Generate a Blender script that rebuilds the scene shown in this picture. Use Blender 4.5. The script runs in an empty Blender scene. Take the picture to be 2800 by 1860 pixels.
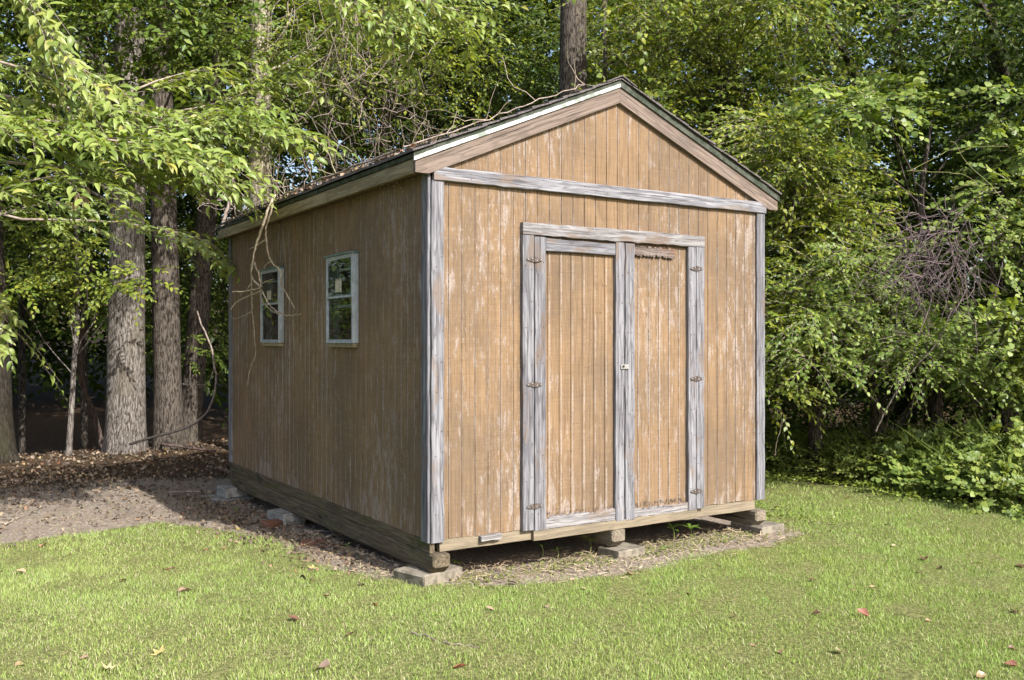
import bpy, math, random
import numpy as np
from mathutils import Vector, Matrix, noise as mnoise
rng = np.random.default_rng(11)
random.seed(11)
sc = bpy.context.scene
col = sc.collection

# ------------------------------------------------------------------ camera, sky, sun, exposure
CAM = Vector((-2.803, -5.451, 1.60)); YAW = math.radians(32.204); FPX = 2554.0
cd = bpy.data.cameras.new("camera"); cam = bpy.data.objects.new("camera", cd); col.objects.link(cam)
cam.location = CAM; cam.rotation_euler = (math.radians(90), 0, -YAW)
cd.sensor_fit = 'HORIZONTAL'; cd.sensor_width = 36.0; cd.lens = 36.0 * FPX / 2800.0
cd.clip_start = 0.05; cd.clip_end = 2000
sc.camera = cam
SUN_EL = math.radians(39); SUN_AZ = Vector((0.16, -0.99)).normalized()      # horizontal direction towards the sun
world = bpy.data.worlds.new("World"); sc.world = world; world.use_nodes = True
wt = world.node_tree
sky = wt.nodes.new("ShaderNodeTexSky"); sky.sky_type = 'NISHITA'; sky.sun_disc = False
sky.sun_elevation = SUN_EL; sky.sun_rotation = math.atan2(SUN_AZ.x, SUN_AZ.y)
sky.air_density = 1.0; sky.dust_density = 3.5; sky.ozone_density = 0.7
wt.links.new(sky.outputs[0], wt.nodes["Background"].inputs[0])
wt.nodes["Background"].inputs[1].default_value = 0.15
sl = bpy.data.lights.new("sun", 'SUN'); sun = bpy.data.objects.new("sun", sl); col.objects.link(sun)
sl.energy = 5.0; sl.angle = math.radians(0.55); sl.color = (1.0, 0.95, 0.86)
tow = Vector((SUN_AZ.x * math.cos(SUN_EL), SUN_AZ.y * math.cos(SUN_EL), math.sin(SUN_EL)))
sun.rotation_euler = (-tow).to_track_quat('-Z', 'Y').to_euler(); sun.location = (0, -20, 20)
sc.view_settings.view_transform = 'Standard'; sc.view_settings.look = 'None'
sc.view_settings.gamma = 1.0; sc.view_settings.use_curve_mapping = False
sc.view_settings.exposure = 0.88
cy = sc.cycles
cy.max_bounces = 7; cy.diffuse_bounces = 4; cy.glossy_bounces = 3; cy.transmission_bounces = 4; cy.transparent_max_bounces = 8
cy.use_denoising = True; cy.caustics_reflective = False; cy.caustics_refractive = False

# ------------------------------------------------------------------ helpers
FWD = Vector((math.sin(YAW), math.cos(YAW), 0)); RGT = Vector((math.cos(YAW), -math.sin(YAW), 0))
def at(px, py, d):
    """world point at distance d along the view for a point measured in the photograph"""
    return CAM + d * (FWD + RGT * ((px - 1400) / FPX) + Vector((0, 0, (930 - py) / FPX)))
def depth_of(p):
    return (Vector(p) - CAM).dot(FWD)
def sstep(a, b, x):
    t = np.clip((np.asarray(x, float) - a) / (b - a), 0, 1); return t * t * (3 - 2 * t)
def gz(x, y):
    x = np.asarray(x, float); y = np.asarray(y, float)
    z = -0.022 * np.clip(y - 0.6, 0, 9)
    z = z - 0.75 * sstep(10.6, 13.5, y - 0.25 * np.clip(x - 2, 0, 4)) + 0.10 * np.clip(y - 19, 0, 60)
    z = z + 0.012 * np.sin(1.7 * x + 0.6 * y) * np.sin(1.3 * y - 0.4 * x)
    z = z + 0.11 * np.exp(-((x - 0.5) ** 2 / 5.0 + (y - 10.0) ** 2 / 1.6))
    return z
def gnd(px, py):
    d = 9.0
    for _ in range(25):
        p = at(px, py, d); z = float(gz(p.x, p.y)); d = (CAM.z - z) * FPX / (py - 930.0)
    p = at(px, py, d); p.z = float(gz(p.x, p.y)); return p

def tag(o, label=None, cat=None, group=None, kind=None):
    if label: o["label"] = label
    if cat: o["category"] = cat
    if group: o["group"] = group
    if kind: o["kind"] = kind
    return o
def link(o, parent=None):
    col.objects.link(o)
    if parent is not None: o.parent = parent
    return o
def empty(name, loc=(0, 0, 0), parent=None):
    o = bpy.data.objects.new(name, None); o.location = loc; o.empty_display_size = 0.1
    return link(o, parent)
def mesh_of(name, verts, faces, mat, smooth=False):
    me = bpy.data.meshes.new(name); me.from_pydata([tuple(v) for v in verts], [], faces)
    me.materials.append(mat)
    if smooth: me.polygons.foreach_set("use_smooth", [True] * len(me.polygons))
    me.update(); return me
def obj(name, verts, faces, mat, parent=None, smooth=False):
    return link(bpy.data.objects.new(name, mesh_of(name, verts, faces, mat, smooth)), parent)
def np_mesh(name, V, F, mat, rnd=None, smooth=False):
    V = np.ascontiguousarray(V, dtype=np.float32); F = np.ascontiguousarray(F, dtype=np.int32)
    me = bpy.data.meshes.new(name); k = F.shape[1]
    me.vertices.add(len(V)); me.vertices.foreach_set("co", V.ravel())
    me.loops.add(F.size); me.loops.foreach_set("vertex_index", F.ravel())
    me.polygons.add(len(F)); me.polygons.foreach_set("loop_start", np.arange(0, F.size, k, dtype=np.int32))
    if smooth: me.polygons.foreach_set("use_smooth", np.ones(len(F), dtype=bool))
    me.materials.append(mat)
    if rnd is not None:
        a = me.attributes.new("rnd", 'FLOAT', 'POINT'); a.data.foreach_set("value", np.ascontiguousarray(rnd, dtype=np.float32))
    me.update(calc_edges=True); return me
def np_obj(name, V, F, mat, parent=None, rnd=None, smooth=False):
    return link(bpy.data.objects.new(name, np_mesh(name, V, F, mat, rnd, smooth)), parent)

# ------------------------------------------------------------------ materials
class NT:
    def __init__(s, name, rough=0.8, spec=0.25):
        s.m = bpy.data.materials.new(name); s.m.use_nodes = True; s.t = s.m.node_tree
        s.b = s.t.nodes["Principled BSDF"]; s.out = s.t.nodes["Material Output"]
        s.b.inputs["Roughness"].default_value = rough; s.b.inputs["Specular IOR Level"].default_value = spec
    def n(s, kind, **kw):
        nd = s.t.nodes.new(kind)
        for k, v in kw.items(): setattr(nd, k, v)
        return nd
    def put(s, sock, v):
        if isinstance(v, bpy.types.NodeSocket): s.t.links.new(v, sock)
        elif v is not None:
            if isinstance(v, tuple) and len(v) == 3 and sock.type == 'RGBA': v = (*v, 1)
            sock.default_value = v
    def pos(s): return s.n("ShaderNodeNewGeometry").outputs["Position"]
    def objc(s): return s.n("ShaderNodeTexCoord").outputs["Object"]
    def orand(s): return s.n("ShaderNodeObjectInfo").outputs["Random"]
    def attr(s, name): return s.n("ShaderNodeAttribute", attribute_name=name).outputs["Fac"]
    def sep(s, v):
        nd = s.n("ShaderNodeSeparateXYZ"); s.put(nd.inputs[0], v); return nd.outputs
    def xyz(s, x, y, z):
        nd = s.n("ShaderNodeCombineXYZ"); s.put(nd.inputs[0], x); s.put(nd.inputs[1], y); s.put(nd.inputs[2], z); return nd.outputs[0]
    def math(s, op, a, b=0.0, c=None, clamp=False):
        nd = s.n("ShaderNodeMath", operation=op); nd.use_clamp = clamp
        s.put(nd.inputs[0], a); s.put(nd.inputs[1], b)
        if c is not None: s.put(nd.inputs[2], c)
        return nd.outputs[0]
    def vscale(s, v, k, off=(0, 0, 0)):
        nd = s.n("ShaderNodeVectorMath", operation='MULTIPLY_ADD'); s.put(nd.inputs[0], v); nd.inputs[1].default_value = k; s.put(nd.inputs[2], off); return nd.outputs[0]
    def noise(s, v, scale=1.0, detail=3.0, rough=0.55, dist=0.0):
        nd = s.n("ShaderNodeTexNoise"); s.put(nd.inputs["Vector"], v); nd.inputs["Scale"].default_value = scale
        nd.inputs["Detail"].default_value = detail; nd.inputs["Roughness"].default_value = rough; nd.inputs["Distortion"].default_value = dist
        return nd.outputs["Fac"]
    def vor(s, v, scale, feature='F1', out="Distance"):
        nd = s.n("ShaderNodeTexVoronoi", feature=feature); s.put(nd.inputs["Vector"], v); nd.inputs["Scale"].default_value = scale; return nd.outputs[out]
    def rng(s, v, a, b, lo=0.0, hi=1.0, smooth=True):
        nd = s.n("ShaderNodeMapRange", interpolation_type='SMOOTHSTEP' if smooth else 'LINEAR')
        s.put(nd.inputs[0], v); nd.inputs[1].default_value = a; nd.inputs[2].default_value = b; nd.inputs[3].default_value = lo; nd.inputs[4].default_value = hi
        return nd.outputs[0]
    def mix(s, f, a, b, blend='MIX'):
        nd = s.n("ShaderNodeMix", data_type='RGBA', blend_type=blend); s.put(nd.inputs[0], f); s.put(nd.inputs[6], a); s.put(nd.inputs[7], b); return nd.outputs[2]
    def ramp(s, f, stops):
        nd = s.n("ShaderNodeValToRGB"); s.put(nd.inputs[0], f); e = nd.color_ramp.elements
        while len(e) < len(stops): e.new(0.5)
        for el, (p, c) in zip(e, stops): el.position = p; el.color = (*c, 1)
        return nd.outputs[0]
    def bump(s, h, strength=0.5, dist=0.01):
        nd = s.n("ShaderNodeBump"); nd.inputs["Strength"].default_value = strength; nd.inputs["Distance"].default_value = dist
        s.put(nd.inputs["Height"], h); s.put(s.b.inputs["Normal"], nd.outputs[0]); return nd.outputs[0]
    def color(s, c): s.put(s.b.inputs["Base Color"], c); return s.m

def grey(t, f): return (t.math('MULTIPLY', f, 1.0))

def make_siding(name, door=False):
    t = NT(name, 0.88, 0.15); P = t.sep(t.pos())
    s = t.math('ADD', P[0], P[1]); z = P[2]
    saw = t.noise(t.xyz(t.math('MULTIPLY', s, 1.2), 0, t.math('MULTIPLY', z, 150)), 1, 4, 0.7)
    saw2 = t.noise(t.xyz(t.math('MULTIPLY', s, 9), 3, t.math('MULTIPLY', z, 34)), 1, 3, 0.6)
    streak = t.noise(t.xyz(t.math('MULTIPLY', s, 55), 0, t.math('MULTIPLY', z, 1.3)), 1, 4, 0.6)
    blot = t.noise(t.xyz(t.math('MULTIPLY', s, 1.6), 5, t.math('MULTIPLY', z, 1.0)), 1, 4, 0.55)
    warp = t.noise(t.xyz(t.math('MULTIPLY', s, 3.6), 9, t.math('MULTIPLY', z, 0.42)), 1, 2, 0.45)
    rings = t.math('SINE', t.math('MULTIPLY', warp, 95.0))
    # which 1.2 m sheet or door leaf the grain belongs to changes nothing visible; paint first
    base = t.mix(t.rng(blot, 0.38, 0.62), (0.215, 0.143, 0.085), (0.155, 0.110, 0.074))
    base = t.mix(t.rng(streak, 0.44, 0.66, 0, 0.6), base, (0.108, 0.076, 0.052))
    base = t.mix(t.rng(saw, 0.44, 0.70, 0, 0.32), base, (0.085, 0.062, 0.045))
    base = t.mix(t.rng(saw2, 0.48, 0.75, 0, 0.3), base, (0.26, 0.178, 0.108))
    fine = t.noise(t.xyz(t.math('MULTIPLY', s, 120), 6, t.math('MULTIPLY', z, 2.6)), 1, 4, 0.7)
    base = t.mix(t.rng(fine, 0.50, 0.66, 0, 0.62), base, (0.085, 0.062, 0.044))
    # weathering: paint gone in cathedral streaks, along the groove edges and where rain splashes up
    edge = t.math('ABSOLUTE', t.math('SUBTRACT', t.math('FRACT', t.math('MULTIPLY', t.math('SUBTRACT', s, 1.555), 1 / 0.1016)), 0.5))
    edgew = t.math('MULTIPLY', t.rng(edge, 0.42, 0.475, 0, 0.40), t.noise(t.xyz(t.math('MULTIPLY', s, 2.0), 4, t.math('MULTIPLY', z, 2.5)), 1, 3, 0.6))
    wn = t.noise(t.xyz(t.math('MULTIPLY', s, 17), 1, t.math('MULTIPLY', z, 4.2)), 1, 8, 0.68)
    big = t.noise(t.xyz(t.math('MULTIPLY', s, 1.15), 2, t.math('MULTIPLY', z, 0.8)), 1, 3, 0.5)
    splash = t.rng(z, 0.27, 0.75, 0.09, 0.0)
    w = t.math('ADD', wn, t.math('MULTIPLY', rings, 0.055))
    w = t.math('ADD', w, t.math('MULTIPLY', t.math('SUBTRACT', big, 0.5), 0.62))
    w = t.math('ADD', w, edgew); w = t.math('ADD', w, splash)
    wear = t.math('MULTIPLY', t.rng(w, 0.56, 0.67, 0, 0.62), t.rng(t.noise(t.xyz(t.math('MULTIPLY', s, 110), 2, t.math('MULTIPLY', z, 55)), 1, 3, 0.7), 0.36, 0.60, 0.25, 1.0))
    fl = t.noise(t.xyz(t.math('MULTIPLY', s, 70), 8, t.math('MULTIPLY', z, 16)), 1, 5, 0.7)
    wear = t.math('MAXIMUM', wear, t.math('MULTIPLY', t.rng(fl, 0.56, 0.63, 0, 0.6), t.rng(big, 0.42, 0.62, 0.1, 1.0)))
    base = t.mix(wear, base, (0.355, 0.325, 0.325))
    greyw = t.rng(t.noise(t.xyz(t.math('MULTIPLY', s, 28), 7, t.math('MULTIPLY', z, 2.0)), 1, 6, 0.7), 0.56, 0.78, 0, 0.6)
    base = t.mix(greyw, base, (0.125, 0.107, 0.098))
    base = t.mix(t.rng(rings, 0.55, 1.0, 0, 0.30), base, (0.115, 0.078, 0.05))
    knot = t.noise(t.xyz(t.math('MULTIPLY', s, 5), 12, t.math('MULTIPLY', z, 2.2)), 1, 5, 0.7)
    base = t.mix(t.rng(knot, 0.62, 0.76, 0, 0.65), base, (0.11, 0.085, 0.065))
    t.bump(t.math('ADD', t.math('MULTIPLY', saw, 0.7), t.math('ADD', t.math('MULTIPLY', streak, 0.5), t.math('MULTIPLY', wear, 0.3))), 0.55, 0.004)
    return t.color(base)

def make_wood(name, light, dark, mid, patch=None, patch_amt=0.5, bumpy=0.7, moss=None, rough=0.9):
    t = NT(name, rough, 0.15); o = t.objc(); r = t.orand()
    off = t.xyz(t.math('MULTIPLY', r, 37), t.math('MULTIPLY', r, 11), t.math('MULTIPLY', r, 5))
    g = t.noise(t.vscale(o, (1.7, 48, 48), off), 1, 5, 0.62, 0.25)
    g2 = t.noise(t.vscale(o, (3.0, 105, 105), off), 1, 3, 0.6)
    wv = t.noise(t.vscale(o, (1.2, 9, 9), off), 1, 3, 0.5)
    ring = t.math('SINE', t.math('MULTIPLY', wv, 46))
    b = t.noise(t.vscale(o, (2.6, 7, 7), off), 1, 5, 0.6)
    c = t.mix(t.rng(g, 0.38, 0.62), mid, light)
    c = t.mix(t.rng(ring, 0.2, 1.0, 0, 0.38), c, dark)
    c = t.mix(t.rng(g2, 0.50, 0.68, 0, 0.8), c, dark)
    if patch: c = t.mix(t.rng(b, 0.54, 0.66, 0, patch_amt), c, patch)
    cr = t.noise(t.vscale(o, (0.9, 70, 20), off), 1, 4, 0.75)
    crack = t.rng(cr, 0.63, 0.69)
    c = t.mix(t.math('MULTIPLY', crack, 0.85), c, (0.03, 0.025, 0.025))
    c = t.mix(t.math('MULTIPLY', r, 0.42), c, t.mix(1.0, c, (0.42, 0.41, 0.42), 'MULTIPLY'))
    if moss: c = t.mix(t.rng(t.noise(t.vscale(o, (3, 10, 10), off), 1, 6, 0.7), 0.5, 0.7, 0, 0.85), c, moss)
    t.bump(t.math('SUBTRACT', t.math('ADD', t.math('MULTIPLY', g, 0.8), t.math('MULTIPLY', ring, 0.12)), crack), bumpy, 0.006)
    return t.color(c)

M = {}
M['siding'] = make_siding("weathered tan siding")
M['trim'] = make_wood("weathered grey trim", (0.255, 0.26, 0.292), (0.055, 0.053, 0.062), (0.145, 0.145, 0.166), (0.17, 0.13, 0.105), 0.7)
M['trim_white'] = make_wood("bleached trim", (0.285, 0.28, 0.295), (0.065, 0.06, 0.062), (0.185, 0.178, 0.187), (0.165, 0.124, 0.10), 0.85, 0.9)
M['fascia'] = make_wood("brown grey fascia", (0.215, 0.172, 0.15), (0.08, 0.062, 0.054), (0.155, 0.122, 0.106), (0.14, 0.12, 0.11), 0.35)
M['eave'] = make_wood("eave board", (0.33, 0.28, 0.19), (0.13, 0.10, 0.065), (0.25, 0.205, 0.135), (0.18, 0.17, 0.12), 0.4)
M['rim'] = make_wood("treated joist", (0.255, 0.215, 0.16), (0.13, 0.108, 0.08), (0.195, 0.165, 0.125), (0.28, 0.23, 0.17), 0.4, 0.5)
M['skid'] = make_wood("old beam", (0.155, 0.125, 0.09), (0.045, 0.036, 0.027), (0.095, 0.077, 0.055), (0.03, 0.028, 0.022), 0.75, 0.8, (0.075, 0.085, 0.03))
M['skid_front'] = make_wood("beam", (0.26, 0.225, 0.18), (0.10, 0.082, 0.062), (0.18, 0.155, 0.122), (0.16, 0.13, 0.10), 0.4, 0.8)
M['rotten'] = make_wood("rotten wood", (0.21, 0.175, 0.165), (0.03, 0.022, 0.02), (0.115, 0.088, 0.08), (0.20, 0.09, 0.035), 0.6, 1.0)
M['interior'] = make_wood("bare interior wood", (0.17, 0.12, 0.08), (0.08, 0.055, 0.035), (0.13, 0.09, 0.06), None)

def simple(name, c1, c2, scale, rough=0.7, metal=0.0, spec=0.3, bump=0.3, lo=0.4, hi=0.62, dist=0.004, world_space=False):
    t = NT(name, rough, spec); v = t.pos() if world_space else t.objc()
    nz = t.noise(v, scale, 6, 0.65)
    t.b.inputs["Metallic"].default_value = metal
    if bump: t.bump(nz, bump, dist)
    return t.color(t.mix(t.rng(nz, lo, hi), c1, c2))
M['vinyl'] = simple("window frame paint", (0.36, 0.40, 0.45), (0.28, 0.31, 0.34), 18, 0.5, bump=0.08)
M['cap'] = simple("green drip cap", (0.06, 0.13, 0.13), (0.17, 0.22, 0.21), 25, 0.6)
M['rust'] = simple("rusty hinge", (0.055, 0.038, 0.032), (0.12, 0.108, 0.105), 60, 0.75, 0.2)
M['steel'] = simple("galvanised steel", (0.50, 0.52, 0.55), (0.36, 0.35, 0.34), 40, 0.42, 0.75)
M['drip_white'] = simple("chalky drip edge", (0.47, 0.50, 0.51), (0.19, 0.22, 0.20), 9, 0.45, 0.25, lo=0.46, hi=0.6)
M['drip_green'] = simple("mossy drip edge", (0.022, 0.032, 0.02), (0.065, 0.072, 0.06), 11, 0.8, bump=0.6)
M['nail'] = simple("nail", (0.05, 0.035, 0.03), (0.09, 0.06, 0.05), 50, 0.7)
M['shingle'] = simple("asphalt shingle", (0.055, 0.05, 0.055), (0.15, 0.135, 0.135), 120, 0.95, bump=0.8, world_space=True)
M['concrete'] = simple("concrete", (0.21, 0.188, 0.155), (0.11, 0.098, 0.08), 14, 0.95, bump=0.8, dist=0.006)
M['concrete_grey'] = simple("grey concrete", (0.26, 0.262, 0.26), (0.14, 0.14, 0.135), 16, 0.95, bump=0.8, dist=0.006)
M['brick'] = simple("old brick", (0.17, 0.075, 0.045), (0.10, 0.06, 0.045), 22, 0.9, bump=0.6)
M['paper'] = simple("torn sticker", (0.50, 0.47, 0.38), (0.30, 0.27, 0.2), 60, 0.8)
M['twig'] = simple("dead twig", (0.30, 0.25, 0.22), (0.17, 0.135, 0.12), 20, 0.9, bump=0.4, world_space=True)
M['twig_pale'] = simple("pale dead twig", (0.42, 0.36, 0.29), (0.24, 0.19, 0.15), 20, 0.9, bump=0.4, world_space=True)
M['twig_purple'] = simple("dead brush", (0.17, 0.13, 0.137), (0.085, 0.062, 0.068), 20, 0.9, bump=0.4, world_space=True)
M['stem'] = simple("green stem", (0.16, 0.20, 0.05), (0.22, 0.17, 0.09), 20, 0.7, bump=0.2, world_space=True)
def make_bark(name, c1, c2, c3, sc_=1.0):
    t = NT(name, 0.95, 0.1); P = t.sep(t.pos())
    v = t.xyz(t.math('MULTIPLY', P[0], 46 * sc_), t.math('MULTIPLY', P[1], 46 * sc_), t.math('MULTIPLY', P[2], 10 * sc_))
    a = t.noise(v, 1, 5, 0.65, 0.5)
    v2 = t.xyz(t.math('MULTIPLY', P[0], 2), t.math('MULTIPLY', P[1], 2), t.math('MULTIPLY', P[2], 1.1))
    b = t.noise(v2, 1, 4, 0.6)
    c = t.mix(t.rng(a, 0.40, 0.60), c2, c1); c = t.mix(t.rng(b, 0.5, 0.72, 0, 0.7), c, c3)
    t.bump(a, 1.0, 0.03); return t.color(c)
M['bark'] = make_bark("grey bark", (0.235, 0.215, 0.20), (0.06, 0.05, 0.045), (0.12, 0.104, 0.08))
M['bark_dark'] = make_bark("dark bark", (0.125, 0.107, 0.093), (0.03, 0.025, 0.022), (0.075, 0.068, 0.045))
M['bark_shaded'] = make_bark("shade-darkened bark", (0.06, 0.052, 0.043), (0.018, 0.015, 0.013), (0.04, 0.038, 0.024))  # the trunk's deep shade is put into this bark colour
M['bark_pale'] = make_bark("pale mossy bark", (0.40, 0.37, 0.30), (0.16, 0.14, 0.10), (0.28, 0.26, 0.10), 0.8)
M['bark_red'] = make_bark("reddish bark", (0.15, 0.11, 0.10), (0.06, 0.045, 0.042), (0.11, 0.085, 0.075))

def make_leaf(name, stops, transl=0.4, gloss=0.06, tint=(1.25, 1.2, 0.45), orand=False, rough=0.42):
    m = bpy.data.materials.new(name); m.use_nodes = True; t = NT.__new__(NT); t.m = m; t.t = m.node_tree
    t.out = t.t.nodes["Material Output"]; t.t.nodes.remove(t.t.nodes["Principled BSDF"])
    r = t.orand() if orand else t.attr("rnd")
    c = t.ramp(r, stops)
    pn = t.noise(t.pos(), 0.8, 2, 0.5)
    c = t.mix(t.rng(pn, 0.35, 0.65, 0, 0.35), c, t.mix(1.0, c, (0.80, 1.0, 0.9), 'MULTIPLY'))
    d = t.n("ShaderNodeBsdfDiffuse"); t.put(d.inputs[0], c)
    tr = t.n("ShaderNodeBsdfTranslucent"); t.put(tr.inputs[0], t.mix(1.0, c, tint, 'MULTIPLY'))
    gl = t.n("ShaderNodeBsdfGlossy"); gl.inputs["Color"].default_value = (0.9, 0.95, 1, 1); gl.inputs["Roughness"].default_value = rough
    m1 = t.n("ShaderNodeMixShader"); m1.inputs[0].default_value = transl; t.t.links.new(d.outputs[0], m1.inputs[1]); t.t.links.new(tr.outputs[0], m1.inputs[2])
    m2 = t.n("ShaderNodeMixShader"); m2.inputs[0].default_value = gloss; t.t.links.new(m1.outputs[0], m2.inputs[1]); t.t.links.new(gl.outputs[0], m2.inputs[2])
    t.t.links.new(m2.outputs[0], t.out.inputs[0]); return m
LIGHT = [(0.0, (0.13, 0.185, 0.038)), (0.5, (0.215, 0.275, 0.065)), (0.93, (0.30, 0.35, 0.10)), (1.0, (0.36, 0.33, 0.08))]
M['leaf_light'] = make_leaf("light green leaf", LIGHT, 0.38, 0.028)
M['leaf_light_o'] = make_leaf("light green leaf piece", LIGHT, 0.38, 0.028, orand=True)
M['leaf_yg'] = make_leaf("yellow green leaf", [(0.0, (0.095, 0.145, 0.022)), (0.55, (0.165, 0.215, 0.033)), (1.0, (0.29, 0.305, 0.045))], 0.38, 0.018)
M['leaf_mid'] = make_leaf("mid green leaf", [(0.0, (0.07, 0.115, 0.020)), (0.6, (0.125, 0.18, 0.033)), (1.0, (0.215, 0.255, 0.05))], 0.36, 0.018)
M['leaf_shaded'] = make_leaf("shade-darkened green leaf", [(0.0, (0.038, 0.065, 0.013)), (0.6, (0.065, 0.10, 0.019)), (1.0, (0.105, 0.14, 0.028))], 0.34, 0.012)  # shade of the dark foliage zones is put into these greens
M['leaf_vine'] = make_leaf("vine leaf", [(0.0, (0.10, 0.155, 0.035)), (0.6, (0.18, 0.245, 0.055)), (1.0, (0.27, 0.32, 0.075))], 0.36, 0.018)
M['leaf_vine_o'] = make_leaf("vine leaf piece", [(0.0, (0.10, 0.155, 0.035)), (0.6, (0.18, 0.245, 0.055)), (1.0, (0.27, 0.32, 0.075))], 0.36, 0.018, orand=True)
M['leaf_weed'] = make_leaf("weed leaf", [(0.0, (0.125, 0.185, 0.035)), (0.6, (0.215, 0.28, 0.055)), (1.0, (0.31, 0.355, 0.08))], 0.38, 0.02)
M['seedling'] = make_leaf("seedling leaf", [(0.0, (0.10, 0.20, 0.03)), (1.0, (0.20, 0.30, 0.05))], 0.38, 0.10, orand=True)
M['grass'] = make_leaf("grass blade", [(0.0, (0.46, 0.41, 0.28)), (0.16, (0.42, 0.41, 0.23)), (0.22, (0.165, 0.24, 0.055)), (0.65, (0.265, 0.355, 0.092)), (1.0, (0.38, 0.455, 0.155))], 0.30, 0.015, (1.1, 1.15, 0.5))
M['litter'] = make_leaf("dead leaf litter", [(0.0, (0.05, 0.035, 0.026)), (0.40, (0.105, 0.07, 0.048)), (0.70, (0.185, 0.128, 0.088)), (0.90, (0.29, 0.22, 0.155)), (0.97, (0.24, 0.105, 0.05)), (1.0, (0.32, 0.24, 0.09))], 0.15, 0.05, (1, 0.9, 0.7), rough=0.6)
M['straw'] = make_leaf("straw", [(0.0, (0.20, 0.145, 0.095)), (0.5, (0.36, 0.275, 0.185)), (1.0, (0.50, 0.41, 0.29))], 0.1, 0.04, (1, 0.9, 0.7), rough=0.6)
for k, a, b in (('tan', (0.30, 0.19, 0.115), (0.38, 0.27, 0.18)), ('dark', (0.12, 0.055, 0.045), (0.18, 0.09, 0.06)), ('red', (0.22, 0.06, 0.05), (0.28, 0.12, 0.07)), ('yellow', (0.46, 0.38, 0.15), (0.50, 0.43, 0.25)), ('pink', (0.30, 0.19, 0.15), (0.40, 0.28, 0.22))):
    M['fall_' + k] = make_leaf("fallen leaf " + k, [(0.0, a), (1.0, b)], 0.15, 0.06, (1, 0.9, 0.7), orand=True)

def make_ground():
    t = NT("ground", 0.97, 0.05); p = t.pos(); d = t.attr("dirt"); fl = t.attr("floor")
    n1 = t.noise(p, 38, 6, 0.7); n2 = t.noise(p, 3.2, 5, 0.6); n3 = t.noise(p, 130, 3, 0.6)
    th = t.mix(t.rng(n1, 0.35, 0.65), (0.085, 0.095, 0.035), (0.23, 0.235, 0.10))
    di = t.mix(t.rng(n1, 0.34, 0.66), (0.16, 0.13, 0.108), (0.37, 0.32, 0.28)); di = t.mix(t.rng(n2, 0.45, 0.7, 0, 0.5), di, (0.20, 0.16, 0.13))
    fo = t.mix(t.rng(n1, 0.36, 0.64), (0.03, 0.022, 0.016), (0.11, 0.075, 0.05))  # forest floor, colour darkened to put in the shade of the woods
    dm = t.rng(t.math('ADD', d, t.math('MULTIPLY', t.math('SUBTRACT', n2, 0.5), 0.55)), 0.40, 0.60)
    c = t.mix(dm, th, di); c = t.mix(t.rng(t.math('ADD', fl, t.math('MULTIPLY', t.math('SUBTRACT', n2, 0.5), 0.6)), 0.35, 0.65), c, fo)
    t.bump(t.math('ADD', n1, t.math('MULTIPLY', n3, 0.5)), 0.9, 0.02); return t.color(c)
M['ground'] = make_ground()
def make_glass():
    t = NT("window glass"); t.t.nodes.remove(t.b)
    tr = t.n("ShaderNodeBsdfTransparent"); tr.inputs[0].default_value = (0.80, 0.86, 0.84, 1)
    gl = t.n("ShaderNodeBsdfGlossy"); gl.inputs["Roughness"].default_value = 0.02; gl.inputs["Color"].default_value = (0.85, 0.9, 0.9, 1)
    fr = t.n("ShaderNodeFresnel"); fr.inputs[0].default_value = 1.45
    dirt = t.n("ShaderNodeBsdfDiffuse"); dirt.inputs[0].default_value = (0.35, 0.33, 0.28, 1)
    mx = t.n("ShaderNodeMixShader"); t.t.links.new(t.math('MULTIPLY', fr.outputs[0], 1.0, clamp=True), mx.inputs[0]); t.t.links.new(tr.outputs[0], mx.inputs[1]); t.t.links.new(gl.outputs[0], mx.inputs[2])
    m2 = t.n("ShaderNodeMixShader"); t.t.links.new(t.rng(t.noise(t.pos(), 90, 4, 0.7), 0.6, 0.72, 0.02, 0.30), m2.inputs[0]); t.t.links.new(mx.outputs[0], m2.inputs[1]); t.t.links.new(dirt.outputs[0], m2.inputs[2])
    t.t.links.new(m2.outputs[0], t.out.inputs[0]); return t.m
M['glass'] = make_glass()

# ------------------------------------------------------------------ ground sheet
DIRT_FRONT = [(-4.2, 4.1), (-2.29, 3.05), (-1.59, 3.25), (-0.96, 3.55), (-0.62, 2.83), (-0.36, 1.9), (-0.40, 0.92), (-0.22, 0.32), (0.14, -0.10), (0.6, -0.32), (1.3, -0.42), (2.04, -0.36), (2.78, -0.38), (3.35, -0.20), (3.42, 0.10)]
def poly_d(P, x, y):
    d = np.full(np.shape(x), 1e9)
    for (ax, ay), (bx, by) in zip(P[:-1], P[1:]):
        vx, vy = bx - ax, by - ay
        tt = np.clip(((x - ax) * vx + (y - ay) * vy) / (vx * vx + vy * vy), 0, 1)
        d = np.minimum(d, np.hypot(x - ax - tt * vx, y - ay - tt * vy))
    return d
DPOLY = DIRT_FRONT + [(3.42, 5.2), (2, 9), (-2, 9.5), (-9, 9.5), (-9, 6.5)]
def inside(P, x, y):
    c = np.zeros(np.shape(x), bool); j = len(P) - 1
    for i in range(len(P)):
        xi, yi = P[i]; xj, yj = P[j]
        c ^= ((yi > y) != (yj > y)) & (x < (xj - xi) * (y - yi) / (yj - yi + 1e-12) + xi); j = i
    return c
def dirt_mask(x, y):
    s = poly_d(DPOLY + DPOLY[:1], x, y); return np.clip(0.5 + np.where(inside(DPOLY, x, y), 1, -1) * s / 0.5, 0, 1)
def floor_mask(x, y):
    a = sstep(5.2, 8.2, y + 0.25 * np.sin(1.3 * x)) * np.where(x < 4.5, 1, 1)
    b = sstep(5.6, 6.3, x) ; return np.maximum(a, b)
xs = np.unique(np.concatenate([np.linspace(-200, -12, 16), np.arange(-12, 14, 0.16), np.linspace(14, 220, 16)]))
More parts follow.
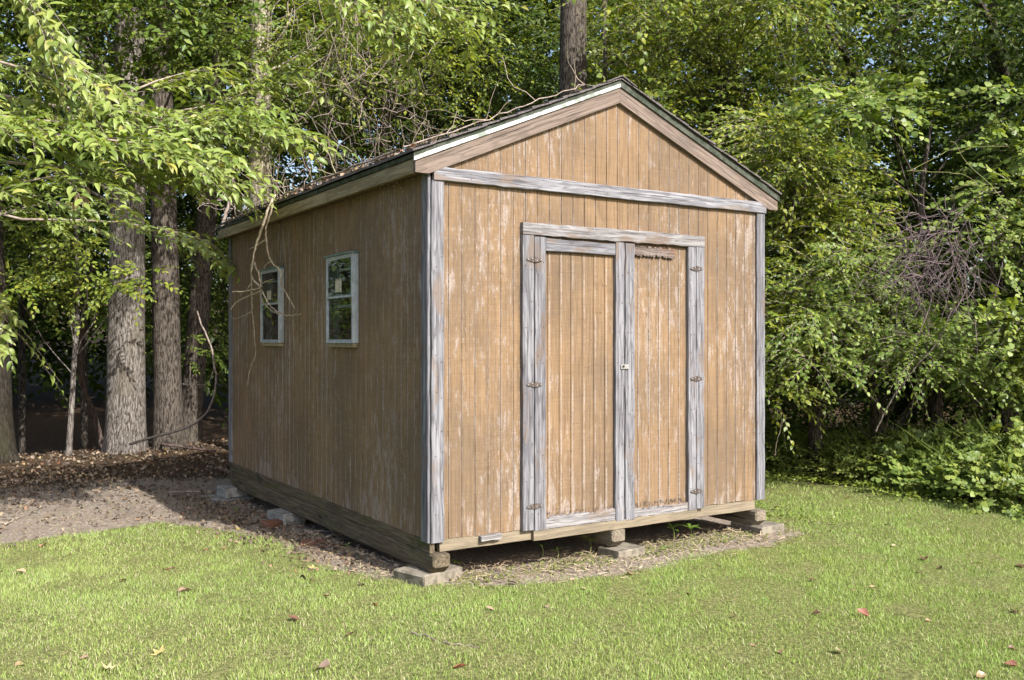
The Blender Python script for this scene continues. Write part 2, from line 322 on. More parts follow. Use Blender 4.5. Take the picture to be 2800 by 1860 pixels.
ys = np.unique(np.concatenate([np.linspace(-200, -7, 14), np.arange(-7, 16, 0.16), np.arange(16, 60, 1.5), np.linspace(60, 260, 14)]))
X, Y = np.meshgrid(xs, ys); Z = gz(X, Y) + 0.006 * rng.standard_normal(X.shape) * (np.abs(X) < 12)
under = (X > 0.1) & (X < 3.0) & (Y > 0.15) & (Y < 4.6); Z = np.where(under, Z - 0.03, Z)
V = np.stack([X, Y, Z], -1).reshape(-1, 3); nx = len(xs); ny = len(ys)
i = (np.arange(ny - 1)[:, None] * nx + np.arange(nx - 1)[None]).ravel()
F = np.stack([i, i + 1, i + nx + 1, i + nx], -1)
me = np_mesh("ground", V, F, M['ground'], smooth=True)
for nm, fn in (("dirt", dirt_mask), ("floor", floor_mask)):
    a = me.attributes.new(nm, 'FLOAT', 'POINT'); a.data.foreach_set("value", fn(X, Y).ravel().astype(np.float32))
tag(link(bpy.data.objects.new("ground", me)), kind="structure")

# ------------------------------------------------------------------ wood building helpers
def box_mesh(name, x0, x1, y0, y1, z0, z1, mat, ch=0.0015):
    """box with all edges chamfered"""
    c = ch; V = []; idx = {}
    for ax in range(3):
        for sx in (0, 1):
            for sy in (0, 1):
                for sz in (0, 1):
                    s = (sx, sy, sz); lo = (x0, y0, z0); hi = (x1, y1, z1); p = []
                    for k in range(3):
                        b = hi[k] if s[k] else lo[k]
                        if k != ax: b += -c if s[k] else c
                        p.append(b)
                    idx[(ax, s)] = len(V); V.append(p)
    Fs = []
    for ax in range(3):
        o1, o2 = [(1, 2), (2, 0), (0, 1)][ax]
        for sgn in (0, 1):
            q = []
            for a, b in ((0, 0), (1, 0), (1, 1), (0, 1)):
                s = [0, 0, 0]; s[ax] = sgn; s[o1] = a; s[o2] = b; q.append(idx[(ax, tuple(s))])
            Fs.append(q if sgn else q[::-1])
    for e in range(3):
        o1, o2 = [(1, 2), (2, 0), (0, 1)][e]
        for a in (0, 1):
            for b in (0, 1):
                s0 = [0, 0, 0]; s0[o1] = a; s0[o2] = b; s1 = list(s0); s1[e] = 1
                q = [idx[(o1, tuple(s0))], idx[(o1, tuple(s1))], idx[(o2, tuple(s1))], idx[(o2, tuple(s0))]]
                Fs.append(q if a == b else q[::-1])
    for sx in (0, 1):
        for sy in (0, 1):
            for sz in (0, 1):
                s = (sx, sy, sz); q = [idx[(0, s)], idx[(1, s)], idx[(2, s)]]
                Fs.append(q if (sx + sy + sz) % 2 else q[::-1])
    return mesh_of(name, V, Fs, mat)
def box(name, x0, x1, y0, y1, z0, z1, mat, parent=None, ch=0.0015):
    """box whose object origin is the centre, so that wood grain follows the local axes"""
    cx, cyy, cz = (x0 + x1) / 2, (y0 + y1) / 2, (z0 + z1) / 2
    o = bpy.data.objects.new(name, box_mesh(name, x0 - cx, x1 - cx, y0 - cyy, y1 - cyy, z0 - cz, z1 - cz, mat, ch)); o.location = (cx, cyy, cz)
    return link(o, parent)
def board(name, a, b, nrm, w, t, mat, parent, wob=0.0015, ch=0.003, seg=None, top_jag=0.0, bot_jag=0.0, cut=(0, 0), seed=None):
    """sawn board from a to b (centre line of its back face), width w across, thickness t along nrm; edges a little uneven"""
    r = np.random.default_rng(seed if seed is not None else abs(hash((name, round(a[0], 3), round(a[2], 3), round(b[0], 3), round(b[2], 3)))) % 99991) if False else np.random.default_rng(int(abs(a[0] * 7919 + a[1] * 613 + a[2] * 3571 + b[2] * 1237 + b[0] * 97) * 100) % 99991)
    a = Vector(a); b = Vector(b); L = (b - a).length; X = (b - a) / L; Zn = Vector(nrm).normalized(); Yv = Zn.cross(X)
    n = seg or max(4, int(L / 0.09)); V = []; Fs = []
    for k in range(n + 1):
        x = L * k / n; w0 = -w / 2 + wob * r.standard_normal() + bot_jag * abs(r.standard_normal()); w1 = w / 2 + wob * r.standard_normal() - top_jag * abs(r.standard_normal())
        tt = t + 0.5 * wob * r.standard_normal()
        for (y, z) in ((w0, 0), (w1, 0), (w1, tt - ch), (w1 - ch, tt), (w0 + ch, tt), (w0, tt - ch)):
            xx = x
            if k == 0 and cut[0]: xx = x + cut[0] * (y + w / 2) / w
            if k == n and cut[1]: xx = x + cut[1] * (y + w / 2) / w
            V.append((xx, y, z))
    for k in range(n):
        for j in range(6):
            p = k * 6 + j; q = k * 6 + (j + 1) % 6; Fs.append((p, q, q + 6, p + 6))
    Fs.append(tuple(range(5, -1, -1))); Fs.append(tuple(n * 6 + j for j in range(6)))
    Fs = [f[::-1] for f in Fs]
    o = obj(name, V, Fs, mat, parent)
    o.matrix_basis = Matrix(((X.x, Yv.x, Zn.x, a.x), (X.y, Yv.y, Zn.y, a.y), (X.z, Yv.z, Zn.z, a.z), (0, 0, 0, 1)))
    return o
def prism_u(name, pts, v0, v1, mat, parent):
    """polygon in (u, z) extruded along v from v0 (front) to v1"""
    n = len(pts); V = [(p[0], v0, p[1]) for p in pts] + [(p[0], v1, p[1]) for p in pts]
    Fs = [tuple(range(n)), tuple(range(2 * n - 1, n - 1, -1))] + [(i, i + n, (i + 1) % n + n, (i + 1) % n) for i in range(n)]
    return obj(name, V, Fs, mat, parent)

# ------------------------------------------------------------------ the shed
W_, D_ = 3.095, 4.71; ZB, ZT = 0.283, 2.645; AP = 1.5525; PITCH = 0.4207
def roof_z(u, base=2.68): return base + PITCH * (AP + 0.125 - abs(u - AP))     # lower edge of the rake boards
shed = tag(empty("shed"), "weathered tan plywood garden shed with double doors and gable roof on concrete blocks", "shed")
GP = 0.1016; GW = 0.0055; FV = 0.0
cache = {}
def siding_piece(parent, axis, s0, s1, z0, z1, off):
    """one strip of siding between two grooves; alike strips share their mesh"""
    key = (axis, round(s1 - s0, 3), round(z0, 3), round(z1, 3))
    if key not in cache:
        w = s1 - s0
        cache[key] = box_mesh("siding_board", 0, w, 0, 0.0050, z0, z1, M['siding'], 0.0013) if axis == 'u' else box_mesh("siding_board", 0, 0.0050, 0, w, z0, z1, M['siding'], 0.0012)
    o = bpy.data.objects.new("siding_board", cache[key])
    o.location = Vector((s0, off, 0) if axis == 'u' else (off, s0, 0)) - parent.location
    return link(o, parent)
# front wall: sheathing with door opening, then strips
fw = box("front_wall", 0.02, W_ - 0.02, 0.0062, 0.05, ZB + 0.01, 2.735, M['siding'], shed)
g0 = AP + 0.0025
k = -15
while True:
    a, b = g0 + k * GP + GW / 2, g0 + (k + 1) * GP - GW / 2; k += 1
    if a > 2.99: break
    a = max(a, 0.045); b = min(b, 3.05); jz = random.uniform(-0.004, 0.004)
    if b - a < 0.01: continue
    off = random.uniform(-0.0008, 0.0008)
    if b < 0.71 or a > 2.395: siding_piece(fw, 'u', a, b, ZB + round(jz, 3), 2.66, off)
    elif a < 0.71: siding_piece(fw, 'u', a, min(b, 0.75), ZB, 2.66, off)
    elif b > 2.395: siding_piece(fw, 'u', max(a, 2.36), b, ZB, 2.66, off)
    else: siding_piece(fw, 'u', a, b, 2.36, 2.66, off)
# gable above the header board
gb = prism_u("gable_wall", [(0.02, 2.70), (W_ - 0.02, 2.70), (W_ - 0.02, roof_z(W_ - 0.02) + 0.05), (AP, roof_z(AP) + 0.05), (0.02, roof_z(0.02) + 0.05)], 0.0062, 0.05, M['siding'], shed)
k = -15
while True:
    a, b = g0 + k * GP + GW / 2, g0 + (k + 1) * GP - GW / 2; k += 1
    if a > 3.0: break
    a = max(a, 0.045); b = min(b, 3.05)
    za, zb = roof_z(a) + 0.04, roof_z(b) + 0.04
    if za < 2.71 or zb < 2.71 or b - a < 0.01: continue
    e = random.uniform(-0.0008, 0.0008)
    prism_u("siding_board", [(a, 2.70), (b, 2.70), (b, zb), (a, za)], e, 0.0056, M['siding'], gb)
# left side wall with two window openings
WIN = [(1.195, 1.745), (2.935, 3.485)]; WZ0, WZ1 = 1.575, 2.262
swv = [(0.05, WIN[0][0]), (WIN[0][1], WIN[1][0]), (WIN[1][1], D_ - 0.02)]
Vs, Fs = [], []
def addbox(x0, x1, y0, y1, z0, z1):
    n = len(Vs); Vs.extend([(x, y, z) for x in (x0, x1) for y in (y0, y1) for z in (z0, z1)])
    Fs.extend([tuple(n + q for q in f) for f in ((0, 1, 3, 2), (4, 6, 7, 5), (0, 4, 5, 1), (2, 3, 7, 6), (0, 2, 6, 4), (1, 5, 7, 3))])
for (a, b) in swv: addbox(0.0062, 0.05, a, b, ZB + 0.01, 2.70)
for (a, b) in WIN: addbox(0.0063, 0.0499, a, b, ZB + 0.01, WZ0); addbox(0.0063, 0.0499, a, b, WZ1, 2.70)
sw = obj("side_wall", Vs, Fs, M['siding'], shed)
k = 0
while True:
    a, b = 0.03 + k * GP + GW / 2, 0.03 + (k + 1) * GP - GW / 2; k += 1
    if a > D_ - 0.06: break
    b = min(b, D_ - 0.01); off = random.uniform(-0.0008, 0.0008)
    hit = [w for w in WIN if a < w[1] and b > w[0]]
    if not hit: siding_piece(sw, 'v', a, b, ZB + round(random.uniform(-0.003, 0.003), 3), 2.70, off)
    else:
        w = hit[0]
        siding_piece(sw, 'v', a, b, ZB, WZ0, off); siding_piece(sw, 'v', a, b, WZ1, 2.70, off)
        if a < w[0] and w[0] - a > 0.006: siding_piece(sw, 'v', a, w[0], WZ0, WZ1, off)
        if b > w[1] and b - w[1] > 0.006: siding_piece(sw, 'v', w[1], b, WZ0, WZ1, off)
# right and back walls, floor
box("right_wall", W_ - 0.05, W_ - 0.0, 0.05, D_ - 0.02, ZB, 2.70, M['interior'], shed)
bw = prism_u("back_wall", [(0.0125, ZB), (W_ - 0.051, ZB), (W_ - 0.051, roof_z(W_ - 0.06)), (AP, roof_z(AP)), (0.0125, roof_z(0.02))], D_ - 0.0195, D_ + 0.02, M['interior'], shed)
box("floor", 0.051, W_ - 0.051, 0.051, D_ - 0.02, 0.285, 0.305, M['interior'], shed)
for vv in (0.9, 2.35, 3.75): box("stud", 0.0505, 0.135, vv, vv + 0.038, 0.306, 2.69, M['interior'], shed)

# corner trim, header, fascia
FR = (0, -1, 0)
board("corner_trim", (0.046, 0.0, 0.272), (0.046, 0.0, ZT), FR, 0.092, 0.020, M['trim'], shed, 0.0018)
board("corner_trim", (-0.0005, 0.0505, 0.272), (-0.0005, 0.0505, 2.70), (-1, 0, 0), 0.10, 0.019, M['trim'], shed, 0.0012)
board("corner_trim", (3.049, 0.0, 0.283), (3.049, 0.0, ZT), FR, 0.094, 0.020, M['trim'], shed, 0.0018)
board("corner_trim", (-0.0005, D_ - 0.045, 0.29), (-0.0005, D_ - 0.045, 2.69), (-1, 0, 0), 0.09, 0.019, M['trim'], shed)
board("corner_trim", (0.046, D_ + 0.021, 0.29), (0.046, D_ + 0.021, 2.69), (0, 1, 0), 0.09, 0.019, M['trim'], shed)
board("header_board", (0.012, -0.001, 2.6915), (3.099, -0.001, 2.6915), FR, 0.088, 0.032, M['trim'], shed, 0.0022)
def rake(sgn):
    u1 = -0.125 if sgn < 0 else 3.23
    mz = 0.045
    a = Vector((u1, -0.001, roof_z(u1) + mz + 0.004)); b = Vector((AP, -0.001, roof_z(AP) + mz + 0.020))
    return a, b
ang = math.atan(PITCH)
for sgn in (-1, 1):
    u1 = -0.125 if sgn < 0 else 3.23
    # plumb-cut board: polygon in (u, z)
    lo0, lo1 = roof_z(u1), roof_z(AP) - 0.03
    pts = [(u1, 2.682), (u1 + (0.10 if sgn < 0 else -0.10), 2.682), (AP + sgn * 0.001, 3.354), (AP + sgn * 0.001, 3.482), (u1, 2.772)]
    # build in local frame with x along the slope so the grain follows the board
    X = Vector((AP - u1, 0, 3.482 - 2.772)).normalized(); O = Vector((u1, -0.033, 2.772)); Yv = Vector((-X.z, 0, X.x)) if sgn < 0 else Vector((X.z, 0, -X.x))
    if sgn > 0: Yv = -Yv
    Zn = X.cross(Yv)
    def loc(p): d = Vector((p[0], -0.033, p[1])) - O; return (d.dot(X), d.dot(Yv))
    q = [loc(p) for p in pts]; tz = 0.034 if Zn.y > 0 else -0.034
    n = len(q); Vv = [(p[0], p[1], 0) for p in q] + [(p[0], p[1], tz) for p in q]
    Ff = [tuple(range(n)), tuple(range(2 * n - 1, n - 1, -1))] + [(i, i + n, (i + 1) % n + n, (i + 1) % n) for i in range(n)]
    o = obj("fascia_board", Vv, Ff, M['fascia'], shed)
    o.matrix_basis = Matrix(((X.x, Yv.x, Zn.x, O.x), (X.y, Yv.y, Zn.y, O.y), (X.z, Yv.z, Zn.z, O.z), (0, 0, 0, 1)))
# eave boards and soffits, both long sides
for sgn in (-1, 1):
    ue = -0.125 if sgn < 0 else 3.23; un = (-1, 0, 0) if sgn < 0 else (1, 0, 0); uo = ue + (0.022 if sgn < 0 else -0.022)
    board("fascia_board", (uo, 0.003, 2.728), (uo, 1.55, 2.728), un, 0.092, 0.022, M['eave'], shed, 0.001)
    board("fascia_board", (uo, 1.552, 2.728), (uo, 4.74, 2.728), un, 0.092, 0.022, M['eave'], shed, 0.001)
    u2 = 0.014 if sgn < 0 else W_ + 0.001
    box("soffit", min(uo, u2) + 0.002, max(uo, u2), 0.005, 4.73, 2.703, 2.715, M['interior'], shed)
# roof: deck, drip edges, shingle courses
roof = prism_u("roof", [(-0.122, 2.776), (AP, 3.486), (3.227, 2.776), (3.227, 2.788), (AP, 3.498), (-0.122, 2.788)], -0.03, 4.745, M['interior'], shed)
for sgn in (-1, 1):
    u1 = -0.14 if sgn < 0 else 3.245
    zt = 2.772 + (-0.015) * PITCH
    # bright folded metal strip over the rake board, dark mossy strip above it
    prism_u("drip_edge", [(u1, zt - 0.012), (AP + sgn * 0.001, 3.482 - 0.014), (AP + sgn * 0.001, 3.482 + 0.012), (u1, zt + 0.016)], -0.046, -0.0335, M['drip_white'] if sgn < 0 else M['drip_green'], roof)
    prism_u("drip_edge", [(u1, zt + 0.0165), (AP + sgn * 0.001, 3.482 + 0.0125), (AP + sgn * 0.001, 3.482 + 0.038), (u1, zt + 0.042)], -0.040, -0.0312, M['drip_green'], roof)
    ue = -0.128 if sgn < 0 else 3.233
    bx = box("drip_edge", ue - 0.006, ue + 0.004, -0.03, 4.75, 2.777, 2.808, M['drip_green'], roof)
cs = math.cos(ang); sn = math.sin(ang)
NC = 13
for sgn in (-1, 1):
    u_e = -0.155 if sgn < 0 else 3.26; run = abs(AP - u_e) / NC
    for c in range(NC):
        ua = u_e + (run * c) * (1 if sgn < 0 else -1); ub = u_e + (run * (c + 1) + 0.03) * (1 if sgn < 0 else -1)
        if c == NC - 1: ub = AP
        zl = lambda u: 2.812 + PITCH * (1.6925 - abs(u - AP) + 0.015) - 0.004
        h0 = 0.016; r2 = np.random.default_rng(c * 2 + (sgn > 0)); nn = 24; Vv = []; Ff = []
        ve = -0.052 - 0.012 * r2.random()
        for j in range(nn + 1):
            v = ve + (4.765 - ve) * j / nn; jit = 0.006 * r2.standard_normal(); lift = 0.004 * abs(r2.standard_normal())
            us = 1 if sgn < 0 else -1
            Vv += [(ua + jit * us, v, zl(ua) + 0.002), (ua + jit * us, v, zl(ua) + h0 + lift), (ub, v, zl(ub) + 0.005), (ub, v, zl(ub) - 0.001)]
        for j in range(nn):
            for m in range(4):
                p = j * 4 + m; q = j * 4 + (m + 1) % 4; Ff.append((p, q, q + 4, p + 4))
        Ff += [(3, 2, 1, 0), tuple(nn * 4 + m for m in range(4))]
        obj("shingle_course", Vv, Ff, M['shingle'], roof)
prism_u("ridge_cap", [(AP - 0.14, zl(AP - 0.14) + 0.012), (AP, zl(AP) + 0.018), (AP + 0.14, zl(AP + 0.14) + 0.012), (AP + 0.14, zl(AP + 0.14) + 0.020), (AP, zl(AP) + 0.027), (AP - 0.14, zl(AP - 0.14) + 0.020)], -0.066, 4.77, M['shingle'], roof)

# doors
board("door_header", (0.699, 0.0, 2.3735), (2.404, 0.0, 2.3735), FR, 0.088, 0.036, M['trim_white'], shed, 0.003, seg=40)
board("door_frame", (0.7455, 0.0, 0.279), (0.7455, 0.0, 2.328), FR, 0.093, 0.034, M['trim'], shed, 0.0014)
board("door_frame", (2.361, 0.0, 0.279), (2.361, 0.0, 2.328), FR, 0.086, 0.034, M['trim'], shed, 0.0014)
DL = box("door", 0.80, 1.5985, 0.0068, 0.035, 0.272, 2.322, M['siding'], shed)
DR = box("door", 1.6065, 2.316, 0.0068, 0.035, 0.268, 2.322, M['siding'], shed)
def strips(par, a0, a1, gs, z0, z1):
    e = [a0] + [g for g in gs if a0 + 0.01 < g < a1 - 0.01] + [a1]
    for a, b in zip(e[:-1], e[1:]):
        aa = a + (GW / 2 if a != a0 else 0); bb = b - (GW / 2 if b != a1 else 0)
        o = bpy.data.objects.new("siding_board", box_mesh("siding_board", 0, bb - aa, 0, 0.0052, z0, z1, M['siding'], 0.0014))
        o.location = (aa - par.location.x, 0.0 + random.uniform(0, 0.001) - par.location.y, -par.location.z); link(o, par)
strips(DL, 0.81, 1.59, [0.925 + 0.1016 * i for i in range(7)], 0.30, 2.315)
strips(DR, 1.612, 2.31, [1.752 + 0.1016 * i for i in range(7)], 0.31, 2.318)
def dboard(par, name, a, b, w, t, mat, **kw):
    o = board(name, a, b, FR, w, t, mat, par, **kw); o.matrix_basis = Matrix.Translation(-par.location) @ o.matrix_basis; return o
dboard(DL, "door_stile", (0.8475, 0.0, 0.270), (0.8475, 0.0, 2.322), 0.093, 0.030, M['trim'], wob=0.0014)
dboard(DL, "door_stile", (1.5575, 0.0, 0.263), (1.5575, 0.0, 2.322), 0.082, 0.032, M['trim'], wob=0.0018)
dboard(DR, "door_stile", (1.6535, 0.0, 0.261), (1.6535, 0.0, 2.320), 0.088, 0.030, M['trim'], wob=0.0018)
dboard(DR, "door_stile", (2.2755, 0.0, 0.273), (2.2755, 0.0, 2.326), 0.078, 0.033, M['trim'], wob=0.0014)
tag(dboard(DL, "door_rail", (0.896, 0.0, 2.270), (1.514, 0.0, 2.268), 0.086, 0.028, M['trim'], wob=0.0022), "grey weathered top rail with open grain")
tag(dboard(DL, "door_rail", (0.896, 0.0, 0.316), (1.514, 0.0, 0.314), 0.092, 0.026, M['trim_white'], wob=0.002, top_jag=0.010, seg=30), "bleached bottom rail with a crumbled upper edge")
tag(dboard(DR, "door_rail", (1.700, 0.0, 0.306), (2.234, 0.0, 0.300), 0.070, 0.024, M['trim_white'], wob=0.002, top_jag=0.012, seg=30), "bleached bottom rail with a rotten upper edge")
tag(dboard(DR, "door_rail", (1.699, 0.0, 2.268), (2.10, 0.0, 2.266), 0.088, 0.022, M['rotten'], wob=0.004, top_jag=0.009, bot_jag=0.010, seg=34), "rotten dark top rail with a ragged edge")
# frayed ply fibres above the right bottom rail
Vf, Ff = [], []
for j in range(120):
    u = random.uniform(1.705, 2.225); z = random.uniform(0.335, 0.365); ln = random.uniform(0.01, 0.035); w2 = random.uniform(0.001, 0.003); lean = random.uniform(-0.3, 0.3)
    n = len(Vf); Vf += [(u - w2, -0.001, z), (u + w2, -0.001, z), (u + lean * ln, -0.008, z + ln)]; Ff.append((n, n + 1, n + 2))
for j in range(90):
    u = random.uniform(0.90, 1.50); z = random.uniform(0.350, 0.372); ln = random.uniform(0.008, 0.024); w2 = random.uniform(0.001, 0.003); lean = random.uniform(-0.3, 0.3)
    n = len(Vf); Vf += [(u - w2, -0.001, z), (u + w2, -0.001, z), (u + lean * ln, -0.007, z + ln)]; Ff.append((n, n + 1, n + 2))
tag(obj("splintered_fibre", Vf, Ff, M['rotten'], shed), kind="stuff")
# hinges: two tapered leaves, knuckle, screws
def hinge(u, z, yb):
    Vh = []; Fh = []
    def plate(pts, y0, y1):
        n = len(Vh); m = len(pts); Vh.extend([(p[0], y0, p[1]) for p in pts] + [(p[0], y1, p[1]) for p in pts])
        Fh.append(tuple(n + i for i in range(m))); Fh.extend([(n + i, n + i + m, n + (i + 1) % m + m, n + (i + 1) % m) for i in range(m)])
    for s in (-1, 1):
        pts = [(s * 0.005, -0.019), (s * 0.024, -0.017), (s * 0.060, -0.008), (s * 0.068, 0), (s * 0.060, 0.008), (s * 0.024, 0.017), (s * 0.005, 0.019)]
        plate(pts if s > 0 else pts[::-1], -0.003, 0.0)
    n = len(Vh)
    for zz in (-0.021, 0.021):
        for j in range(8): Vh.append((0.0045 * math.cos(j * math.pi / 4), -0.004 + 0.0045 * math.sin(j * math.pi / 4), zz))
    Fh.extend([(n + j, n + (j + 1) % 8, n + 8 + (j + 1) % 8, n + 8 + j) for j in range(8)] + [tuple(n + j for j in range(8)), tuple(n + 15 - j for j in range(8))])
    h = obj("hinge", Vh, Fh, M['rust'], shed); h.location = (u, yb, z); h.rotation_euler = (0, random.uniform(-0.05, 0.05), 0)
    Vc = []; Fc = []
    for (sx, szz) in ((-0.054, 0), (-0.02, 0.007), (0.02, -0.007), (0.054, 0)):
        n = len(Vc)
        for y, rr in ((-0.003, 0.0055), (-0.006, 0.004)):
            for j in range(6): Vc.append((sx + rr * math.cos(j * math.pi / 3), y, szz + rr * math.sin(j * math.pi / 3)))
        Fc.extend([(n + j, n + (j + 1) % 6, n + 6 + (j + 1) % 6, n + 6 + j) for j in range(6)] + [tuple(n + 6 + j for j in range(6))])
    tag(obj("screws", Vc, Fc, M['steel'], h), kind="stuff")
for (u, z) in ((0.7925, 2.160), (0.7925, 1.290), (0.7925, 0.444), (2.3165, 2.158), (2.3165, 1.298), (2.3165, 0.417)): hinge(u, z, -0.037)
lt = box("latch", 1.556, 1.632, -0.044, -0.038, 1.385, 1.419, M['steel'], shed, 0.002)
Vk, Fk = [], []
for ri, (y, rr) in enumerate(((-0.0005, 0.009), (-0.009, 0.009), (-0.012, 0.005))):
    for j in range(8): Vk.append((-0.018 + rr * math.cos(j * math.pi / 4), -0.003 + y, 0.004 + rr * math.sin(j * math.pi / 4)))
Fk = [(i * 8 + j, i * 8 + (j + 1) % 8, i * 8 + 8 + (j + 1) % 8, i * 8 + 8 + j) for i in (0, 1) for j in range(8)] + [tuple(16 + j for j in range(8))]
obj("knob", Vk, Fk, M['nail'], lt)
# nail heads, a few millimetres each
Vn, Fn = [], []
def nail(u, y, z, r_=0.0038):
    n = len(Vn); Vn.append((u, y - 0.0012, z))
    for j in range(6): Vn.append((u + r_ * math.cos(j * math.pi / 3), y - 0.0004, z + r_ * math.sin(j * math.pi / 3)))
    Fn.extend([(n, n + 1 + j, n + 1 + (j + 1) % 6) for j in range(6)])
for u in np.arange(0.08, 3.05, 0.195): nail(u + random.uniform(-.02, .02), -0.034, 2.675 + random.uniform(-.008, .008)); nail(u + random.uniform(-.02, .02), -0.034, 2.712 + random.uniform(-.01, .01))
for uu, y in ((0.72, -.035), (0.77, -.035), (0.83, -.0312), (0.87, -.0312), (1.54, -.0335), (1.575, -.0335), (1.635, -.0312), (1.672, -.0312), (2.258, -.0345), (2.293, -.0345), (2.34, -.035), (2.38, -.035), (0.03, -.0212), (0.075, -.0212), (3.025, -.0212), (3.07, -.0212)):
    for z in np.arange(0.42, 2.25, 0.21): nail(uu + random.uniform(-.006, .006), y - 0.001, z + random.uniform(-.05, .05), 0.0045)
for (d0, d1, s) in ((0.95, 1.5, 1), (1.72, 2.22, 1)):
    for j in range(9):
        z = 2.0 - 0.2 * j; u = d0 + (d1 - d0) * (0.85 - 0.095 * j if d0 < 1.5 else 0.08 + 0.1 * j); nail(u, 0.0, z, 0.005); nail(u + 0.03, 0.0, z, 0.005)
tag(obj("nail_heads", Vn, Fn, M['nail'], shed), kind="stuff")

# windows
def window(v0, v1, lab):
    fr = empty("window", (0, 0, 0), shed)
    fr["label"] = lab
    z0, z1 = WZ0, WZ1; p = -0.050
    # the frame is a box standing 5 cm proud of the siding
    Vs.clear(); Fs.clear()
    tf = 0.016
    addbox(p, 0.06, v0 + 0.001, v0 + tf, z0 + 0.001, z1 - 0.001); addbox(p, 0.06, v1 - tf, v1 - 0.001, z0 + 0.001, z1 - 0.001)
    addbox(p + 0.0006, 0.0595, v0 + tf, v1 - tf, z0 + 0.001, z0 + tf); addbox(p + 0.0006, 0.0595, v0 + tf, v1 - tf, z1 - tf, z1 - 0.001)
    for q, e in ((-0.030, 0.006), (-0.012, 0.010)):       # ribs of the storm frame on the near and far jambs
        addbox(q, q + 0.006, v0 - e, v0 + 0.001, z0 + 0.002, z1 - 0.002); addbox(q, q + 0.006, v1 - 0.001, v1 + e, z0 + 0.002, z1 - 0.002)
    obj("frame", Vs, Fs, M['vinyl'], fr)
    box("drip_cap", p - 0.016, -0.001, v0 - 0.012, v1 + 0.012, z1 + 0.0005, z1 + 0.014, M['cap'], fr)
    box("sill", p + 0.010, -0.001, v0 + 0.008, v1 - 0.006, z0 - 0.032, z0 - 0.0005, M['eave'], fr)
    # upper outer sash, lower sash set back, then an inner frame with its own rails
    zm = 1.945; a, b = v0 + tf + 0.001, v1 - tf - 0.001
    def sash(zl, zh, x, wd, mat=M['vinyl'], name="sash"):
        Vs.clear(); Fs.clear()
        addbox(x, x + 0.022, a, a + wd, zl, zh); addbox(x, x + 0.022, b - wd, b, zl, zh)
        addbox(x + 0.0004, x + 0.0216, a + wd, b - wd, zl, zl + wd); addbox(x + 0.0004, x + 0.0216, a + wd, b - wd, zh - wd * 0.8, zh)
        o = obj(name, Vs, Fs, mat, fr); return o
    sash(zm - 0.014, z1 - tf - 0.001, -0.049, 0.014)
    sash(z0 + tf + 0.001, zm + 0.012, -0.041, 0.012)
    obj("pane", [(-0.0455, a + 0.02, zm), (-0.0455, b - 0.02, zm), (-0.0455, b - 0.02, z1 - tf - 0.01), (-0.0455, a + 0.02, z1 - tf - 0.01)], [(3, 2, 1, 0)], M['glass'], fr)
    obj("pane", [(-0.036, a + 0.010, z0 + tf + 0.01), (-0.036, b - 0.010, z0 + tf + 0.01), (-0.036, b - 0.010, zm), (-0.036, a + 0.010, zm)], [(3, 2, 1, 0)], M['glass'], fr)
    sash(1.86, z1 - tf - 0.075, 0.040, 0.020, name="inner_sash")
    # torn sticker on the upper pane: ragged top edge
    n = 9; Vp = []; vs0 = a + 0.40 * (b - a); 
    for j in range(n): Vp.append((-0.047, vs0 + 0.13 * j / (n - 1), 1.975 + 0.008 * random.random()))
    for j in range(n): Vp.append((-0.047, vs0 + 0.13 * j / (n - 1), 2.06 + 0.035 * random.random() * (j % 2)))
    obj("sticker", Vp, [(j + 1, j, j + n, j + n + 1) for j in range(n - 1)], M['paper'], fr)
window(*WIN[0], "window close to the front corner, clear of the dead branch")
window(*WIN[1], "window behind the hanging dead branch")

# floor framing and beams
board("rim_joist", (0.070, 0.014, 0.243), (3.000, 0.014, 0.240), FR, 0.080, 0.010, M['rim'], shed, 0.001)
box("rim_joist", 0.071, 3.0, 0.0145, 0.052, 0.2005, 0.2815, M['rim'], shed)
board("sill_board", (0.793, 0.002, 0.232), (2.326, 0.002, 0.2385), FR, 0.068, 0.030, M['rim'], shed, 0.0016)
board("wood_block", (0.367, 0.002, 0.262), (0.528, 0.002, 0.264), FR, 0.036, 0.036, M['trim_white'], shed, 0.002)
board("rim_joist", (0.030, 0.0, 0.243), (0.030, D_, 0.243), (-1, 0, 0), 0.080, 0.034, M['skid'], shed, 0.0015)
def skid(u0, u1, yf, mat):
    zt, zb2 = 0.200, 0.072
    Vs.clear(); Fs.clear()
    pro = [(yf + 0.0, zt), (yf, zb2 + 0.045), (yf + 0.06, zb2), (D_ - 0.1, zb2 - 0.055), (D_ + 0.02, zb2 - 0.01), (D_ + 0.02, zt)]
    n = len(pro); c = 0.012; Vv = []
    for uu, e in ((u0, c), (u0 + c, 0), (u1 - c, 0), (u1, c)):
        for (y, z) in pro: Vv.append((uu, y + (e if y < 1 else -e), z + (e if z < 0.15 and z > -1 and z != zt else -e)))
    Ff = [tuple(range(n - 1, -1, -1)), tuple(3 * n + i for i in range(n))]
    for s in range(3): Ff += [(s * n + i, s * n + (i + 1) % n, (s + 1) * n + (i + 1) % n, (s + 1) * n + i) for i in range(n)]
    # local x along the beam so that the grain runs with it
    o = obj("skid_beam", [(v[1], -v[0], v[2]) for v in Vv], Ff, mat, shed); o.rotation_euler = (0, 0, math.pi / 2); return o
skid(-0.004, 0.125, -0.050, M['skid']); skid(1.475, 1.60, -0.045, M['skid_front']); skid(2.96, 3.085, -0.050, M['skid_front'])

